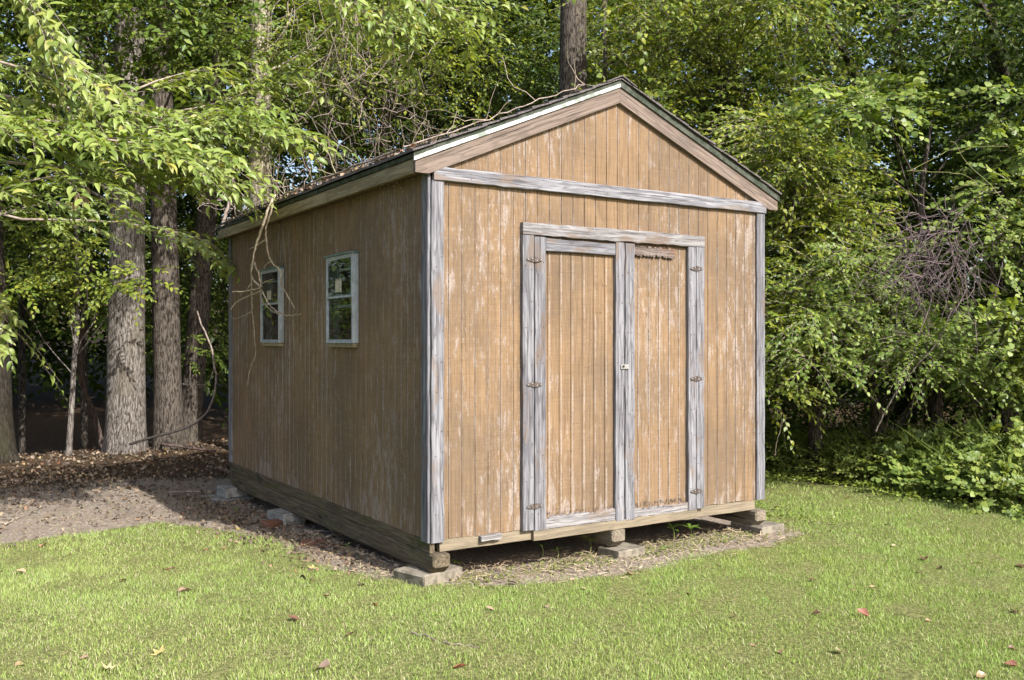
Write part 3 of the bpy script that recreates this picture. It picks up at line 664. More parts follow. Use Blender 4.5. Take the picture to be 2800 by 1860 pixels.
# ------------------------------------------------------------------ concrete blocks under the beams
def slab(name, c, sx, sy, sz, rz, mat, label, cat="block", tilt=0.0):
    bm = box_mesh(name, -sx / 2, sx / 2, -sy / 2, sy / 2, -sz / 2, sz / 2, mat, 0.008)
    r = np.random.default_rng(int(abs(c[0] * 100 + c[1] * 10)) + 3)
    for v in bm.vertices: v.co += Vector(r.normal(0, 0.0035, 3))
    o = link(bpy.data.objects.new(name, bm)); o.location = c; o.rotation_euler = (tilt, 0, rz); tag(o, label, cat, "footings under the shed"); return o
slab("concrete_slab", (0.065, 0.155, 0.030), 0.36, 0.30, 0.085, 0.28, M['concrete'], "flat pale concrete slab under the shed's near front corner beam", "slab")
slab("concrete_slab", (1.60, 0.01, 0.012), 0.29, 0.22, 0.095, 0.12, M['concrete'], "concrete slab half sunk in straw under the middle beam", "slab")
slab("concrete_block", (3.10, 0.07, 0.020), 0.29, 0.34, 0.105, 0.04, M['concrete'], "sunlit concrete block under the beam on the hedge side of the doors")
slab("concrete_slab", (-0.06, 4.62, -0.105), 0.40, 0.46, 0.075, 0.15, M['concrete_grey'], "thin grey slab beneath a smaller block at the shed's rear corner", "slab")
slab("concrete_block", (-0.02, 4.58, -0.012), 0.24, 0.26, 0.108, 0.10, M['concrete_grey'], "grey block on a thin slab at the shed's rear corner")
slab("concrete_block", (0.0, 2.86, -0.012), 0.22, 0.32, 0.11, 0.16, M['concrete_grey'], "grey block among dead leaves halfway along the side wall")
slab("brick", (-0.18, 2.70, -0.035), 0.20, 0.10, 0.055, 0.5, M['brick'], "orange brick half buried beside the grey block", "brick", 0.15)
slab("brick", (-0.19, 1.65, -0.018), 0.21, 0.10, 0.050, -0.3, M['brick'], "reddish brick half buried in dead leaves along the side wall", "brick", 0.1)

# ------------------------------------------------------------------ leaves, sprays, tubes
L2V = np.array([(0, 0, 0), (-0.27, 0.45, 0.07), (0, 1, -0.06), (0.27, 0.45, 0.07)]); L2F = np.array([(0, 2, 1), (0, 3, 2)])
L4V = np.array([(0, 0, 0), (-0.25, 0.28, 0.06), (-0.22, 0.66, 0.04), (0, 1, -0.08), (0.22, 0.66, 0.04), (0.25, 0.28, 0.06)]); L4F = np.array([(0, 5, 1), (1, 5, 2), (5, 4, 2), (2, 4, 3)])
RV = np.array([(0, 0, 0), (-0.42, 0.22, 0.05), (-0.36, 0.70, 0.03), (0, 1, -0.06), (0.36, 0.70, 0.03), (0.42, 0.22, 0.05)])     # round vine leaf
LBV = np.array([.74, 1, 1]) * np.array([(0, 0, 0), (0, .2, .01), (0, .45, .0), (0, .74, -.05), (0, 1, -.16), (-.19, .18, .05), (-.27, .43, .06), (-.17, .75, .0), (.19, .18, .05), (.27, .43, .06), (.17, .75, .0)])
LBF = np.array([(0, 1, 5), (1, 6, 5), (1, 2, 6), (2, 7, 6), (2, 3, 7), (3, 4, 7), (0, 8, 1), (1, 8, 9), (1, 9, 2), (2, 9, 10), (2, 10, 3), (3, 10, 4)])
def nrm(a): return a / (np.linalg.norm(a, axis=-1, keepdims=True) + 1e-9)
def frames(d, n):
    d = nrm(d); x = nrm(np.cross(d, n)); z = np.cross(x, d); return np.stack([x, d, z], -1)      # columns x, y(axis), z(normal)
def leaves_mesh(pos, d, n, size, TV, TF, rg, wide=None):
    R = frames(d, n); T = np.broadcast_to(TV, (len(pos),) + TV.shape).copy()
    T[:, :, 0] *= (0.8 + 0.45 * rg.random(len(pos)))[:, None]
    T[:, :, 2] *= (0.3 + 2.4 * rg.random(len(pos)))[:, None]
    Vv = np.einsum('nij,nkj->nki', R, T) * size[:, None, None] + pos[:, None, :]
    k = TV.shape[0]; Ff = TF[None] + (np.arange(len(pos)) * k)[:, None, None]
    rd = np.repeat(rg.random(len(pos)), k)
    return Vv.reshape(-1, 3), Ff.reshape(-1, TF.shape[1]), rd
def sprays(start, dirs, length, nleaf, leaf, rg, face=1.0, up_jit=0.35, droop=0.25, ang=(0.6, 1.1)):
    """for each start point a twig with alternate leaves in its plane; returns leaf arrays and the twig polylines"""
    N = len(start); dirs = nrm(dirs); up = np.zeros((N, 3)); up[:, 2] = 1; up = nrm(up + np.array([-0.30, -0.48, 0.0]) * face + up_jit * rg.standard_normal((N, 3)))
    sx = nrm(np.cross(dirs, up)); up = np.cross(sx, dirs)
    t = (np.arange(nleaf) + 0.6) / nleaf
    c = start[:, None] + dirs[:, None] * (length[:, None, None] * t[None, :, None])
    c[:, :, 2] -= droop * length[:, None] * (t ** 2)[None]
    side = np.where(np.arange(nleaf) % 2 == 0, 1.0, -1.0)[None, :] * np.ones((N, 1))
    a = rg.uniform(ang[0], ang[1], (N, nleaf)); a[:, -1] = 0.1
    ld = dirs[:, None] * np.cos(a)[..., None] + sx[:, None] * (side * np.sin(a))[..., None]
    ld[..., 2] -= droop * (0.5 + t[None]) ; ld += 0.16 * rg.standard_normal(ld.shape)
    ln = up[:, None] + 0.24 * rg.standard_normal(ld.shape)
    sz = leaf * rg.uniform(0.78, 1.28, (N, 1)) * rg.uniform(0.62, 1.2, (N, nleaf)) * (0.75 + 0.35 * np.sin(math.pi * t))[None]
    tw = np.stack([start, start + dirs * length[:, None] * 0.5 - np.array([0, 0, 1]) * (0.25 * droop * length)[:, None], start + dirs * length[:, None] - np.array([0, 0, 1]) * (droop * length)[:, None]], 1)
    return c.reshape(-1, 3), ld.reshape(-1, 3), ln.reshape(-1, 3), sz.ravel(), tw
def twig_mesh(tw, r0, r1):
    """three-sided tapering tubes for many polylines at once; tw is (N, k, 3)"""
    N, k, _ = tw.shape; rad = np.linspace(r0, r1, k)
    tang = np.gradient(tw, axis=1); tang = nrm(tang); ref = np.array([0.31, 0.2, 0.93]); x = nrm(np.cross(tang, ref)); y = np.cross(tang, x)
    A = np.arange(3) * 2.0944
    ring = tw[:, :, None] + rad[None, :, None, None] * (x[:, :, None] * np.cos(A)[None, None, :, None] + y[:, :, None] * np.sin(A)[None, None, :, None])
    b = (np.arange(N) * k * 3)[:, None, None] + (np.arange(k - 1) * 3)[None, :, None]
    j = np.arange(3); j2 = (j + 1) % 3
    Ff = np.stack([b + j, b + j2, b + 3 + j2, b + 3 + j], -1)
    return ring.reshape(-1, 3), Ff.reshape(-1, 4)
def tube(pts, radii, sides=7):
    pts = np.asarray(pts, float); radii = np.asarray(radii, float); t = nrm(np.gradient(pts, axis=0))
    ref = np.array([0.3, 0.25, 0.92]) if abs(nrm(pts[-1] - pts[0])[2]) < 0.85 else np.array([1.0, 0.2, 0.05])
    x = nrm(np.cross(t, ref)); y = np.cross(t, x); A = np.arange(sides) * 2 * math.pi / sides
    ring = pts[:, None] + radii[:, None, None] * (x[:, None] * np.cos(A)[None, :, None] + y[:, None] * np.sin(A)[None, :, None])
    n = len(pts); b = (np.arange(n - 1) * sides)[:, None]; j = np.arange(sides); j2 = (j + 1) % sides
    Ff = np.stack([b + j, b + j2, b + sides + j2, b + sides + j], -1).reshape(-1, 4)
    return ring.reshape(-1, 3), Ff
def smooth_line(P, n):
    P = np.asarray(P, float); m = len(P); t = np.linspace(0, m - 1, n); out = []
    for q in t:
        i = min(int(q), m - 2); f = q - i; p0 = P[max(i - 1, 0)]; p1 = P[i]; p2 = P[i + 1]; p3 = P[min(i + 2, m - 1)]
        out.append(0.5 * ((2 * p1) + (p2 - p0) * f + (2 * p0 - 5 * p1 + 4 * p2 - p3) * f * f + (3 * p1 - p0 - 3 * p2 + p3) * f ** 3))
    return np.array(out)
class Acc:
    def __init__(s): s.V = []; s.F = []; s.n = 0
    def add(s, V, F): s.V.append(V); s.F.append(F + s.n); s.n += len(V); return s
    def build(s, name, mat, parent=None, smooth=True): return np_obj(name, np.concatenate(s.V), np.concatenate(s.F), mat, parent, smooth=smooth)
def stick(acc, P, r0, r1, n=8, sides=5, jit=0.0):
    L = smooth_line(P, n)
    if jit: L[1:-1] += jit * rng.standard_normal(L[1:-1].shape)
    acc.add(*tube(L, np.linspace(r0, r1, n), sides))
def trunk_mesh(pts, radii, mat, parent, name="trunk", ridge=0.05, flare=0.0, seed=0, ns=40, nr=70):
    L = smooth_line(pts, nr); R = np.interp(np.linspace(0, 1, nr), np.linspace(0, 1, len(radii)), radii)
    h = L[:, 2] - L[0, 2]; R = R * (1 + flare * np.exp(-np.clip(h, 0, 9) / 0.28))
    th = np.arange(ns) * 2 * math.pi / ns; V = np.zeros((nr, ns, 3))
    for i in range(nr):
        for j in range(ns):
            c, s = math.cos(th[j]), math.sin(th[j])
            k = mnoise.noise((c * 6 + seed, s * 6, h[i] * 1.6)) * ridge + mnoise.noise((c * 1.5 + seed, s * 1.5, h[i] * 0.6)) * 0.07
            if flare: k += 0.16 * math.sin(th[j] * 5 + seed) * math.exp(-max(h[i], 0) / 0.2)
            r = R[i] * (1 + k); V[i, j] = (L[i, 0] + r * c, L[i, 1] + r * s, L[i, 2])
    b = (np.arange(nr - 1) * ns)[:, None]; j = np.arange(ns); j2 = (j + 1) % ns
    F = np.stack([b + j, b + j2, b + ns + j2, b + ns + j], -1).reshape(-1, 4)
    return np_obj(name, V.reshape(-1, 3), F, mat, parent, smooth=True)
DENS = 1.0
def clusters_to_leaves(cl, leaf, nleaf, rg, slen=0.5, droop=0.25, flat=0.75, toward=None):
    """cl rows: x y z rx ry rz nsprays -> leaf arrays; each clump is a layered mound of sprays pointing outwards"""
    S, Dd = [], []
    for (x, y, z, rx, ry, rz, n) in cl:
        n = int(n * DENS); u = nrm(rg.standard_normal((n, 3))); rr = rg.random(n) ** 0.45
        S.append(np.array([x, y, z]) + u * rr[:, None] * np.array([rx, ry, rz]))
        d = u * np.array([1, 1, 0.45]) + 0.45 * rg.standard_normal((n, 3)) * np.array([1, 1, flat * 0.5]); Dd.append(d)
    S = np.concatenate(S); Dd = np.concatenate(Dd); Ln = slen * rg.uniform(0.6, 1.35, len(S))
    return sprays(S, Dd, Ln, nleaf, leaf, rg, droop=droop)
def crown(name, parent, cl, leaf, nleaf, mat, seed, tmpl='4', slen=0.5, droop=0.25, twigs=True, twigmat=None, pieces=0, piece_mat=None):
    rg = np.random.default_rng(seed); TV, TF = {'2': (L2V, L2F), '4': (L4V, L4F), 'r': (RV, L4F)}[tmpl]
    c, d, n, s, tw = clusters_to_leaves(cl, leaf, nleaf, rg, slen, droop)
    if pieces: c, d, n, s = leaf_pieces(parent, c, d, n, s, TV, TF, piece_mat, pieces)
    o = np_obj(name, *leaves_mesh(c, d, n, s, TV, TF, rg)[:2], mat, parent)
    a = o.data.attributes.new("rnd", 'FLOAT', 'POINT'); a.data.foreach_set("value", np.repeat(rg.random(len(c)), TV.shape[0]).astype(np.float32))
    o["kind"] = "stuff"
    if twigs:
        V, F = twig_mesh(tw, 0.0045, 0.0015); tag(np_obj("twigs", V, F, twigmat or M['twig'], parent), kind="stuff")
    return o
def leaf_pieces(parent, c, d, n, s, TV, TF, mat, k, far=99):
    """the k leaves that show largest in the picture become objects of their own"""
    w = c + np.array(parent.location) - np.array(CAM); dep = w @ np.array(FWD); px = 1400 + FPX * (w @ np.array(RGT)) / dep; py = 930 - FPX * w[:, 2] / dep
    big = np.where((px > 10) & (px < 2790) & (py > 10) & (py < 1850) & (dep < far), s / dep, 0)
    idx = np.argsort(-big)[:k]; idx = idx[big[idx] > 0]
    key = (id(TV), mat.name)
    if key not in cache: cache[key] = mesh_of("leaf", TV, [tuple(f) for f in TF.tolist()], mat, False)
    R = frames(d[idx], n[idx])
    for q, i in enumerate(idx):
        o = bpy.data.objects.new("leaf", cache[key]); m = Matrix(R[q].tolist()).to_4x4() @ Matrix.Scale(float(s[i]), 4)
        m.translation = Vector(c[i].tolist()); o.matrix_basis = m; link(o, parent)
    keep = np.ones(len(c), bool); keep[idx] = False
    return c[keep], d[keep], n[keep], s[keep]
def rect_clusters(px0, px1, py0, py1, d0, d1, step, r, n, rg, holes=(), zmin=0.2):
    """clumps spread over a stretch of the tree line, measured in the photograph and set at their real distance"""
    out = []; px = px0
    while px < px1:
        py = py0
        while py < py1:
            x, y = px + rg.uniform(-.5, .5) * step, py + rg.uniform(-.5, .5) * step; py += step
            if any((x - hx) ** 2 / hr ** 2 + (y - hy) ** 2 / (hr2 ** 2) < 1 for hx, hy, hr, hr2 in holes): continue
            d = rg.uniform(d0, d1); p = at(x, y, d); k = rg.uniform(0.75, 1.3)
            if p.z < float(gz(p.x, p.y)) + zmin: continue
            out.append((p.x, p.y, p.z, r * k, r * k, r * k * 0.55, n * k))
        px += step
    return out
def limbs(parent, root_pts, cl, r0, mat, every=1, name="limbs"):
    acc = Acc()
    for c in cl[::every]:
        e = np.array(c[:3]); b = min(root_pts, key=lambda q: np.linalg.norm(np.array(q) - (e - np.array([0, 0, 1.2])))); b = np.array(b)
        m = (b + e) / 2 + np.array([0, 0, 0.15]) + 0.12 * rng.standard_normal(3); stick(acc, [b, m, e], r0, r0 * 0.25, 7, 5, 0.02)
    if acc.V: tag(acc.build(name, mat, parent), kind="stuff")

# ------------------------------------------------------------------ trees of the wood
def tree(name, label, base, top, r, barkm, cl, leaf, leafm, seed, nleaf=10, flare=0.35, tmpl='2', bend=0.0, group=None, slen=0.6, every=2, ns=36, nr=60, cat="tree", lim=0.03):
    b = Vector(base); root = tag(empty(name, b), label, cat, group); bt = Vector(top) - b
    mid = bt * 0.5 + Vector((bend, 0, 0)); pts = [(0, 0, -0.15), tuple(bt * 0.25 + Vector((bend * 0.6, 0, 0))), tuple(mid), tuple(bt)]
    trunk_mesh(pts, [r, r * 0.93, r * 0.86, r * 0.6], barkm, root, flare=flare, seed=seed, ns=ns, nr=nr)
    if cl:
        rel = [(c[0] - b.x, c[1] - b.y, c[2] - b.z, *c[3:]) for c in cl]
        crown("crown", root, rel, leaf, nleaf, leafm, seed, tmpl, slen, twigmat=M['bark_dark'])
        L = smooth_line(pts, 12); limbs(root, [tuple(q) for q in L[3:]], rel, lim, barkm, every)
    return root
G = lambda px, d: (lambda p: (p.x, p.y, float(gz(p.x, p.y))))(at(px, 1200, d))
def up(b, h, dx=0, dy=0): return (b[0] + dx, b[1] + dy, b[2] + h)
rg = np.random.default_rng(5)
def high(cx, cyy, n, r9): return [(cx + r9.uniform(-2.4, 2.4), cyy + r9.uniform(-1.8, 2.4), r9.uniform(6.8, 10.5), 1.1, 1.1, .65, 60) for _ in range(n)]  # crown clumps above the view, added to shade the wood below
gw = "tall trees of the wood behind the shed"
b = G(342, 14.3); tree("hardwood_tree", "tall grey barked tree, thickest trunk in full sun left of the shed", b, up(b, 9, .1), 0.285, M['bark'], rect_clusters(-100, 720, -120, 230, 11.2, 13.2, 150, 0.6, 34, rg) + rect_clusters(-60, 560, -420, 60, 12.8, 16.5, 170, 0.95, 70, rg) + high(-0.2, 9.8, 14, rg), 0.105, M['leaf_mid'], 1, group=gw)
b = G(462, 14.7); tree("hardwood_tree", "dappled brown trunk directly beside the thickest grey tree", b, up(b, 9, -.15, .2), 0.222, M['bark_dark'], rect_clusters(300, 760, -400, 60, 14, 17, 170, 0.95, 70, rg) + high(1.6, 11.2, 12, rg), 0.105, M['leaf_mid'], 2, group=gw)
b = G(515, 15.6); tree("hardwood_tree", "slimmer leaning trunk between the dappled trunk and the shed", b, up(b, 8.5, .75, .3), 0.185, M['bark_dark'], rect_clusters(520, 760, 30, 520, 16.5, 19.5, 150, 0.95, 80, rg), 0.105, M['leaf_shaded'], 3, group=gw)
b = gnd(-45, 1262); tree("hardwood_tree", "broad dark trunk in deep shade at the edge of the leaf litter", b, up(b, 9, -.3), 0.40, M['bark_shaded'], rect_clusters(-420, 160, -420, 120, 11, 15, 180, 0.95, 70, rg) + high(-2.6, 9.6, 14, rg), 0.105, M['leaf_mid'], 4, group=gw)
b = G(712, 14.2); tree("hardwood_tree", "pale mossy trunk showing above the rear end of the shed roof", b, up(b, 10), 0.185, M['bark_pale'], rect_clusters(640, 1080, -350, 140, 15.2, 19, 160, 1.0, 80, rg, holes=[(712, 90, 70, 200)]), 0.11, M['leaf_mid'], 5, group=gw)
b = G(1568, 13.2); tree("hardwood_tree", "dark straight trunk rising behind the roof ridge", b, up(b, 10), 0.235, M['bark_dark'], rect_clusters(1180, 1900, -450, 60, 14.5, 19, 180, 1.0, 80, rg, holes=[(1568, 60, 75, 250)]), 0.11, M['leaf_shaded'], 6, group=gw)
b = G(1632, 13.0); tree("young_tree", "slender stem beside the dark trunk behind the roof ridge", b, up(b, 7.5, .1), 0.035, M['bark_dark'], rect_clusters(1620, 1900, 20, 300, 15.2, 17, 130, 0.7, 70, rg), 0.09, M['leaf_yg'], 7, flare=0.1, ns=10, nr=24, bend=0.12)
b = gnd(186, 1245); tree("sapling", "thin crooked grey sapling growing from the leaf litter", b, up(b, 4.4, .12, .1), 0.043, M['bark'], rect_clusters(60, 290, 640, 900, 12.6, 14.4, 90, 0.36, 22, rg) + rect_clusters(300, 420, 790, 850, 12.8, 13.4, 90, 0.25, 16, rg), 0.085, M['leaf_yg'], 8, flare=0.3, ns=12, nr=40, bend=0.07, tmpl='4', slen=0.4, lim=0.012)
b = G(300, 16.2); o = tree("small_tree", "short reddish crooked trunk between the sapling and the thickest grey tree", b, up(b, 3.4, -.25, .2), 0.062, M['bark_red'], rect_clusters(40, 330, 660, 850, 15.5, 17.5, 110, 0.6, 50, rg), 0.09, M['leaf_mid'], 9, flare=0.2, ns=14, nr=40, bend=-0.32, slen=0.45, lim=0.015)

# trees added out of view so the window panes reflect foliage
gc = "unseen trees added for the window panes to reflect"
for q, (lab, bx, by, rr) in enumerate((("unseen leafy tree at the wood edge, added for the panes to reflect", -4.6, 10.6, .16), ("unseen leafy tree deeper in the wood, added for the panes to reflect", -6.8, 13.6, .18), ("unseen leafy tree well past the leaf litter, added for the panes to reflect", -8.5, 10.5, .18))):
    b = (bx, by, float(gz(bx, by))); r9 = np.random.default_rng(90 + q)
    cl = [(bx + r9.uniform(-1.7, 1.7), by + r9.uniform(-1.7, 1.7), b[2] + r9.uniform(1.0, 9.0), 1.0, 1.0, .6, 55) for _ in range(34)]
    tree("added_reflection_tree", lab, b, up(b, 9), rr, M['bark_dark'], cl, 0.12, M['leaf_mid'], 95 + q, group=gc, ns=16, nr=30)

# understory and second row: each a small tree of its own
gu = "understory trees in the shade of the wood"
us = [("deep green understory tree filling the gap behind the thick trunks", 230, 19, (-150, 560, 380, 800), 'leaf_shaded', 112),
      ("leafy understory tree behind the crooked sapling", 60, 20, (-300, 220, 250, 760), 'leaf_shaded', 118),
      ("bushy understory tree just beyond the shed's rear corner", 640, 17.2, (480, 700, 560, 960), 'leaf_mid', 88),
      ("leafy tree crowding over the rear half of the roof", 900, 15.5, (760, 1220, 120, 420), 'leaf_mid', 92),
      ("dark leafy tree behind the roof slope left of the ridge", 1200, 16.0, (1080, 1520, 60, 400), 'leaf_shaded', 100),
      ("small leaved tree with bare twigs above the front half of the roof", 1050, 14.0, (880, 1330, 30, 330), 'leaf_yg', 100)]
for q, (lab, px, d, (a0, a1, c0, c1), lm, st) in enumerate(us):
    b = G(px, d); cl = rect_clusters(a0, a1, c0, c1, d - 1.6, d + 1.4, st, 0.85, 78, rg)
    tree("understory_tree", lab, b, up(b, 5.5 + (400 - c0) / 300), 0.075, M['bark_dark'], cl, 0.075 if lm != 'leaf_shaded' else 0.09, M[lm], 20 + q, group=gu, flare=0.2, ns=12, nr=24, tmpl='2', slen=0.5, every=1, lim=0.018)
# far mass of the wood
far = []
rgf = np.random.default_rng(77)
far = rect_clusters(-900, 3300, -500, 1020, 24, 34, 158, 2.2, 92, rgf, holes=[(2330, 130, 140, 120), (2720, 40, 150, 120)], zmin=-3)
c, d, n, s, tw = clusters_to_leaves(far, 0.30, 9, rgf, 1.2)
V, F, rd = leaves_mesh(c, d, n, s, L2V, L2F, rgf); tag(np_obj("distant_woods", V, F, M['leaf_shaded'], None, rd), "dense dark green mass of woods far behind the trunks", "woods", kind="stuff")

# ------------------------------------------------------------------ right-hand thicket
rh = np.random.default_rng(31)
gt = "trees and shrubs of the thicket beyond the lawn"
cav = [(2500, 460, 190, 120), (2570, 380, 120, 90), (2360, 1070, 240, 110), (2610, 1130, 150, 120), (2560, 690, 170, 170), (2250, 1190, 200, 90)]
th = [("hornbeam", "bright layered tree leaning over the doors' side of the roof", 2000, 13.5, (1720, 2320, -60, 560), (11.8, 14.4), 'leaf_yg', 0.085, 105, 0.62, 60, '4'),
      ("hornbeam", "light green layered tree between the shed wall and the dark hollow", 2230, 11.5, (2060, 2420, 380, 1060), (10.3, 12.0), 'leaf_yg', 0.072, 92, 0.48, 58, '4'),
      ("tall_tree", "high dark crowned tree with sky showing through its leaves", 2480, 15.5, (2180, 2760, -380, 330), (13.5, 17), 'leaf_shaded', 0.095, 150, 0.8, 62, '2'),
      ("tall_tree", "tall tree with a forked grey limb at the bright sky gap", 2750, 14.5, (2700, 3000, -380, 300), (12, 15.5), 'leaf_mid', 0.095, 160, 0.8, 62, '2'),
      ("vine_draped_shrub", "shrub draped in round vine leaves above the dead brush pile", 2560, 11.6, (2360, 2840, 300, 560), (10.4, 12.0), 'leaf_vine', 0.072, 88, 0.46, 52, 'r'),
      ("vine_draped_shrub", "glossy shrub to the side of the dead brush pile away from the shed", 2760, 10.6, (2650, 2860, 520, 1060), (9.3, 10.8), 'leaf_vine', 0.060, 85, 0.40, 52, 'r'),
      ("hackberry_shrub", "arching shrub with pale leaf sprays over the large dark hollow", 2400, 11.0, (2240, 2690, 740, 1020), (9.7, 11.2), 'leaf_vine', 0.062, 80, 0.40, 56, '4')]
for q, (nm, lab, px, d, (a0, a1, c0, c1), (d0, d1), lm, lf, st, r, n, tm) in enumerate(th):
    b = G(px, d); cl = rect_clusters(a0, a1, c0, c1, d0, d1, st, r, n, rh, holes=cav)
    root = tag(empty(nm, b), lab, "tree" if "tree" in lab else "shrub", gt)
    H = max(c[2] for c in cl); pts = [(0, 0, -0.1), (0.08, 0.1, H * 0.35), (-0.1, 0.15, H * 0.7), (0.05, 0.1, H * 0.98)]
    trunk_mesh(pts, [0.05 + 0.011 * H, 0.04 + 0.008 * H, 0.03 + 0.004 * H, 0.012], M['bark_dark'], root, flare=0.2, seed=40 + q, ns=12, nr=30)
    rel = [(c[0] - b[0], c[1] - b[1], c[2] - b[2], *c[3:]) for c in cl]
    pm = {'leaf_vine': 'leaf_vine_o'}.get(lm)
    crown("crown", root, rel, lf, 10, M[lm], 60 + q, tm, 0.42 if lf < 0.08 else 0.55, droop=0.3, twigmat=M['twig'], pieces=150 if pm else 0, piece_mat=M[pm] if pm else None)
    L = smooth_line(pts, 12); limbs(root, [tuple(x) for x in L[2:]], rel, 0.016, M['bark_dark'], 1)
for q, (lab, bx, by) in enumerate((("unseen broad leafy tree added beside the glossy shrub to shade the thicket", 9.8, -2.4), ("unseen leafy tree added furthest past the glossy shrub to shade the thicket", 11.6, -4.8), ("unseen leafy tree added deep behind the glossy shrub to shade the thicket", 11.6, 0.0))):  # out-of-view trees added to shade the thicket interior
    b = (bx, by, float(gz(bx, by))); r9 = np.random.default_rng(190 + q)
    cl = [(bx + r9.uniform(-1.5, 1.5), by + r9.uniform(-1.5, 1.5), b[2] + r9.uniform(0.6, 9.0), 1.0, 1.0, .6, 55) for _ in range(34)]
    tree("added_shade_tree", lab, b, up(b, 9), .15, M['bark_dark'], cl, 0.13, M['leaf_mid'], 195 + q, group=gt, ns=14, nr=26)
# dark interior of the thicket: dense shaded foliage behind the front shrubs
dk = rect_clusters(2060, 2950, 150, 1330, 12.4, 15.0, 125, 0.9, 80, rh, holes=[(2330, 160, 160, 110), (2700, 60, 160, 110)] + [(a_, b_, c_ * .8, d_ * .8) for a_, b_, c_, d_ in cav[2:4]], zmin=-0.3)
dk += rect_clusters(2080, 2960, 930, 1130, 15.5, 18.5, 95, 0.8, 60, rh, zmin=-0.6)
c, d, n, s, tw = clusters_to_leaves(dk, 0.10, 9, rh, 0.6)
V, F, rd = leaves_mesh(c, d, n, s, L2V, L2F, rh); tag(np_obj("thicket_interior", V, F, M['leaf_shaded'], None, rd), "shaded tangle of foliage deep inside the thicket", "foliage", kind="stuff")
# bare limbs in the upper right
for lab, P, r0 in (("bare leaning limb crossing the sky gap above the hornbeams", [(2250, 60, 14), (2320, 170, 14), (2345, 215, 14), (2400, 420, 14.2)], 0.07), ("dark forked limb high against the brightest sky gap", [(2640, -40, 13), (2690, 40, 13), (2710, 70, 13.1), (2760, 260, 13.4)], 0.075)):
    p = [np.array(at(*q)) for q in P]; e = empty("tree_limb", p[-1]); tag(e, lab, "limb"); acc = Acc(); stick(acc, [q - p[-1] for q in p], r0 * 0.6, r0, 12, 8, 0.02); stick(acc, [p[1] - p[-1], p[1] - p[-1] + np.array([-.5, -.2, .1]), p[1] - p[-1] + np.array([-.9, -.3, .35])], r0 * 0.4, 0.012, 8, 6, 0.02)
    acc.build("bough", M['bark_dark'], e)

# low weeds along the lawn edge
gwd = "weeds along the lawn edge"
wl = [("grassy weed tussock against the shed's hedge-side corner", 2125, 1295, 0.42, 'a'), ("feathery light green weeds beside the grassy tussock", 2200, 1300, 0.42, 'b'), ("knee high leafy weeds in front of the large dark hollow", 2300, 1318, 0.55, 'b'),
      ("spreading weed clump under the leaning dead stem", 2400, 1335, 0.60, 'b'), ("low tangle of vine leaves at the bend of the lawn edge", 2490, 1352, 0.52, 'c'), ("pale vine mound sprawling onto the mown grass", 2580, 1368, 0.58, 'c'),
      ("rounded vine mound beside the smaller dark hollow", 2670, 1388, 0.62, 'c'), ("leafy mound of blue green vines at the foot of the glossy shrub", 2760, 1408, 0.72, 'c'), ("low weeds hugging the hedge side of the shed", 2070, 1275, 0.40, 'b')]
for q, (lab, px, py, h, kd) in enumerate(wl):
    p = gnd(px, py) + Vector((0.42, 0.1, 0)); root = tag(empty("weed_clump", p), lab, "weeds", gwd); r2 = np.random.default_rng(200 + q); h *= 1.2
    cl = []
    for _ in range(17):
        ww = r2.uniform(-.42, .75); cl.append((ww, r2.uniform(-.5, .5), 0.05 + h * (0.10 + 0.62 * (ww + .42) / 1.17) * r2.uniform(.6, 1.15), 0.22, 0.24, 0.10, 15))
    crown("foliage", root, cl, 0.046 if kd != 'c' else 0.055, 8, M['leaf_weed'] if kd != 'c' else M['leaf_vine'], 300 + q, '4' if kd != 'c' else 'r', 0.22, 0.12, twigmat=M['stem'])
    # grass-like stalks
    m = 260 if kd == 'a' else 40; bp = np.stack([r2.uniform(-.3, .7, m), r2.uniform(-.5, .5, m), np.zeros(m)], -1); lean = r2.normal(0, .22, (m, 2)); hh = h * r2.uniform(0.5, 1.25, m)
    mid = bp + np.stack([lean[:, 0] * hh * .35, lean[:, 1] * hh * .35, hh * .6], -1); tip = bp + np.stack([lean[:, 0] * hh * 1.6, lean[:, 1] * hh * 1.6, hh], -1)
    V, F = twig_mesh(np.stack([bp, mid, tip], 1), 0.004, 0.0008); o = np_obj("stalks", V, F, M['leaf_weed'], root, np.repeat(r2.random(m), 9)); tag(o, kind="stuff")

# dead brush pile, leaning stems, yellow shoots
def polyline_walk(p, d, L, n, r, wig):
    d = np.array(d, float) / np.linalg.norm(d); out = [np.array(p, float)]
    for _ in range(n - 1):
        d = d + wig * r.standard_normal(3); d /= np.linalg.norm(d); out.append(out[-1] + d * L / (n - 1))
    return np.array(out)
r3 = np.random.default_rng(9); c0 = at(2560, 690, 9.5); root = tag(empty("dead_brush", c0), "tangled heap of bare purplish twigs caught in the thicket", "brush")
W = []
for _ in range(230):
    p = np.array([r3.normal(0, .17), r3.normal(0, .2), r3.normal(0, .26)]); d = np.array([-.5, -.1, -.75]) + 0.75 * r3.standard_normal(3); W.append(polyline_walk(p, d, r3.uniform(.3, .75), 6, r3, 0.22))
V, F = twig_mesh(np.array(W), 0.0048, 0.0016); tag(np_obj("twigs", V, F, M['twig_purple'], root), kind="stuff")
def thing_sticks(name, label, cat, lines, mat, group=None):
    """lines: list of (points in the photograph with distance, r0, r1)"""
    first = Vector(at(*lines[0][0][0])); e = tag(empty(name, first), label, cat, group); nm = "main_stem"
    for (P, r0, r1) in lines:
        acc = Acc(); stick(acc, [np.array(at(*q)) - np.array(first) for q in P], r0, r1, max(6, 4 * len(P)), 6, 0.004); acc.build(nm, mat, e); nm = "side_twig"
    return e
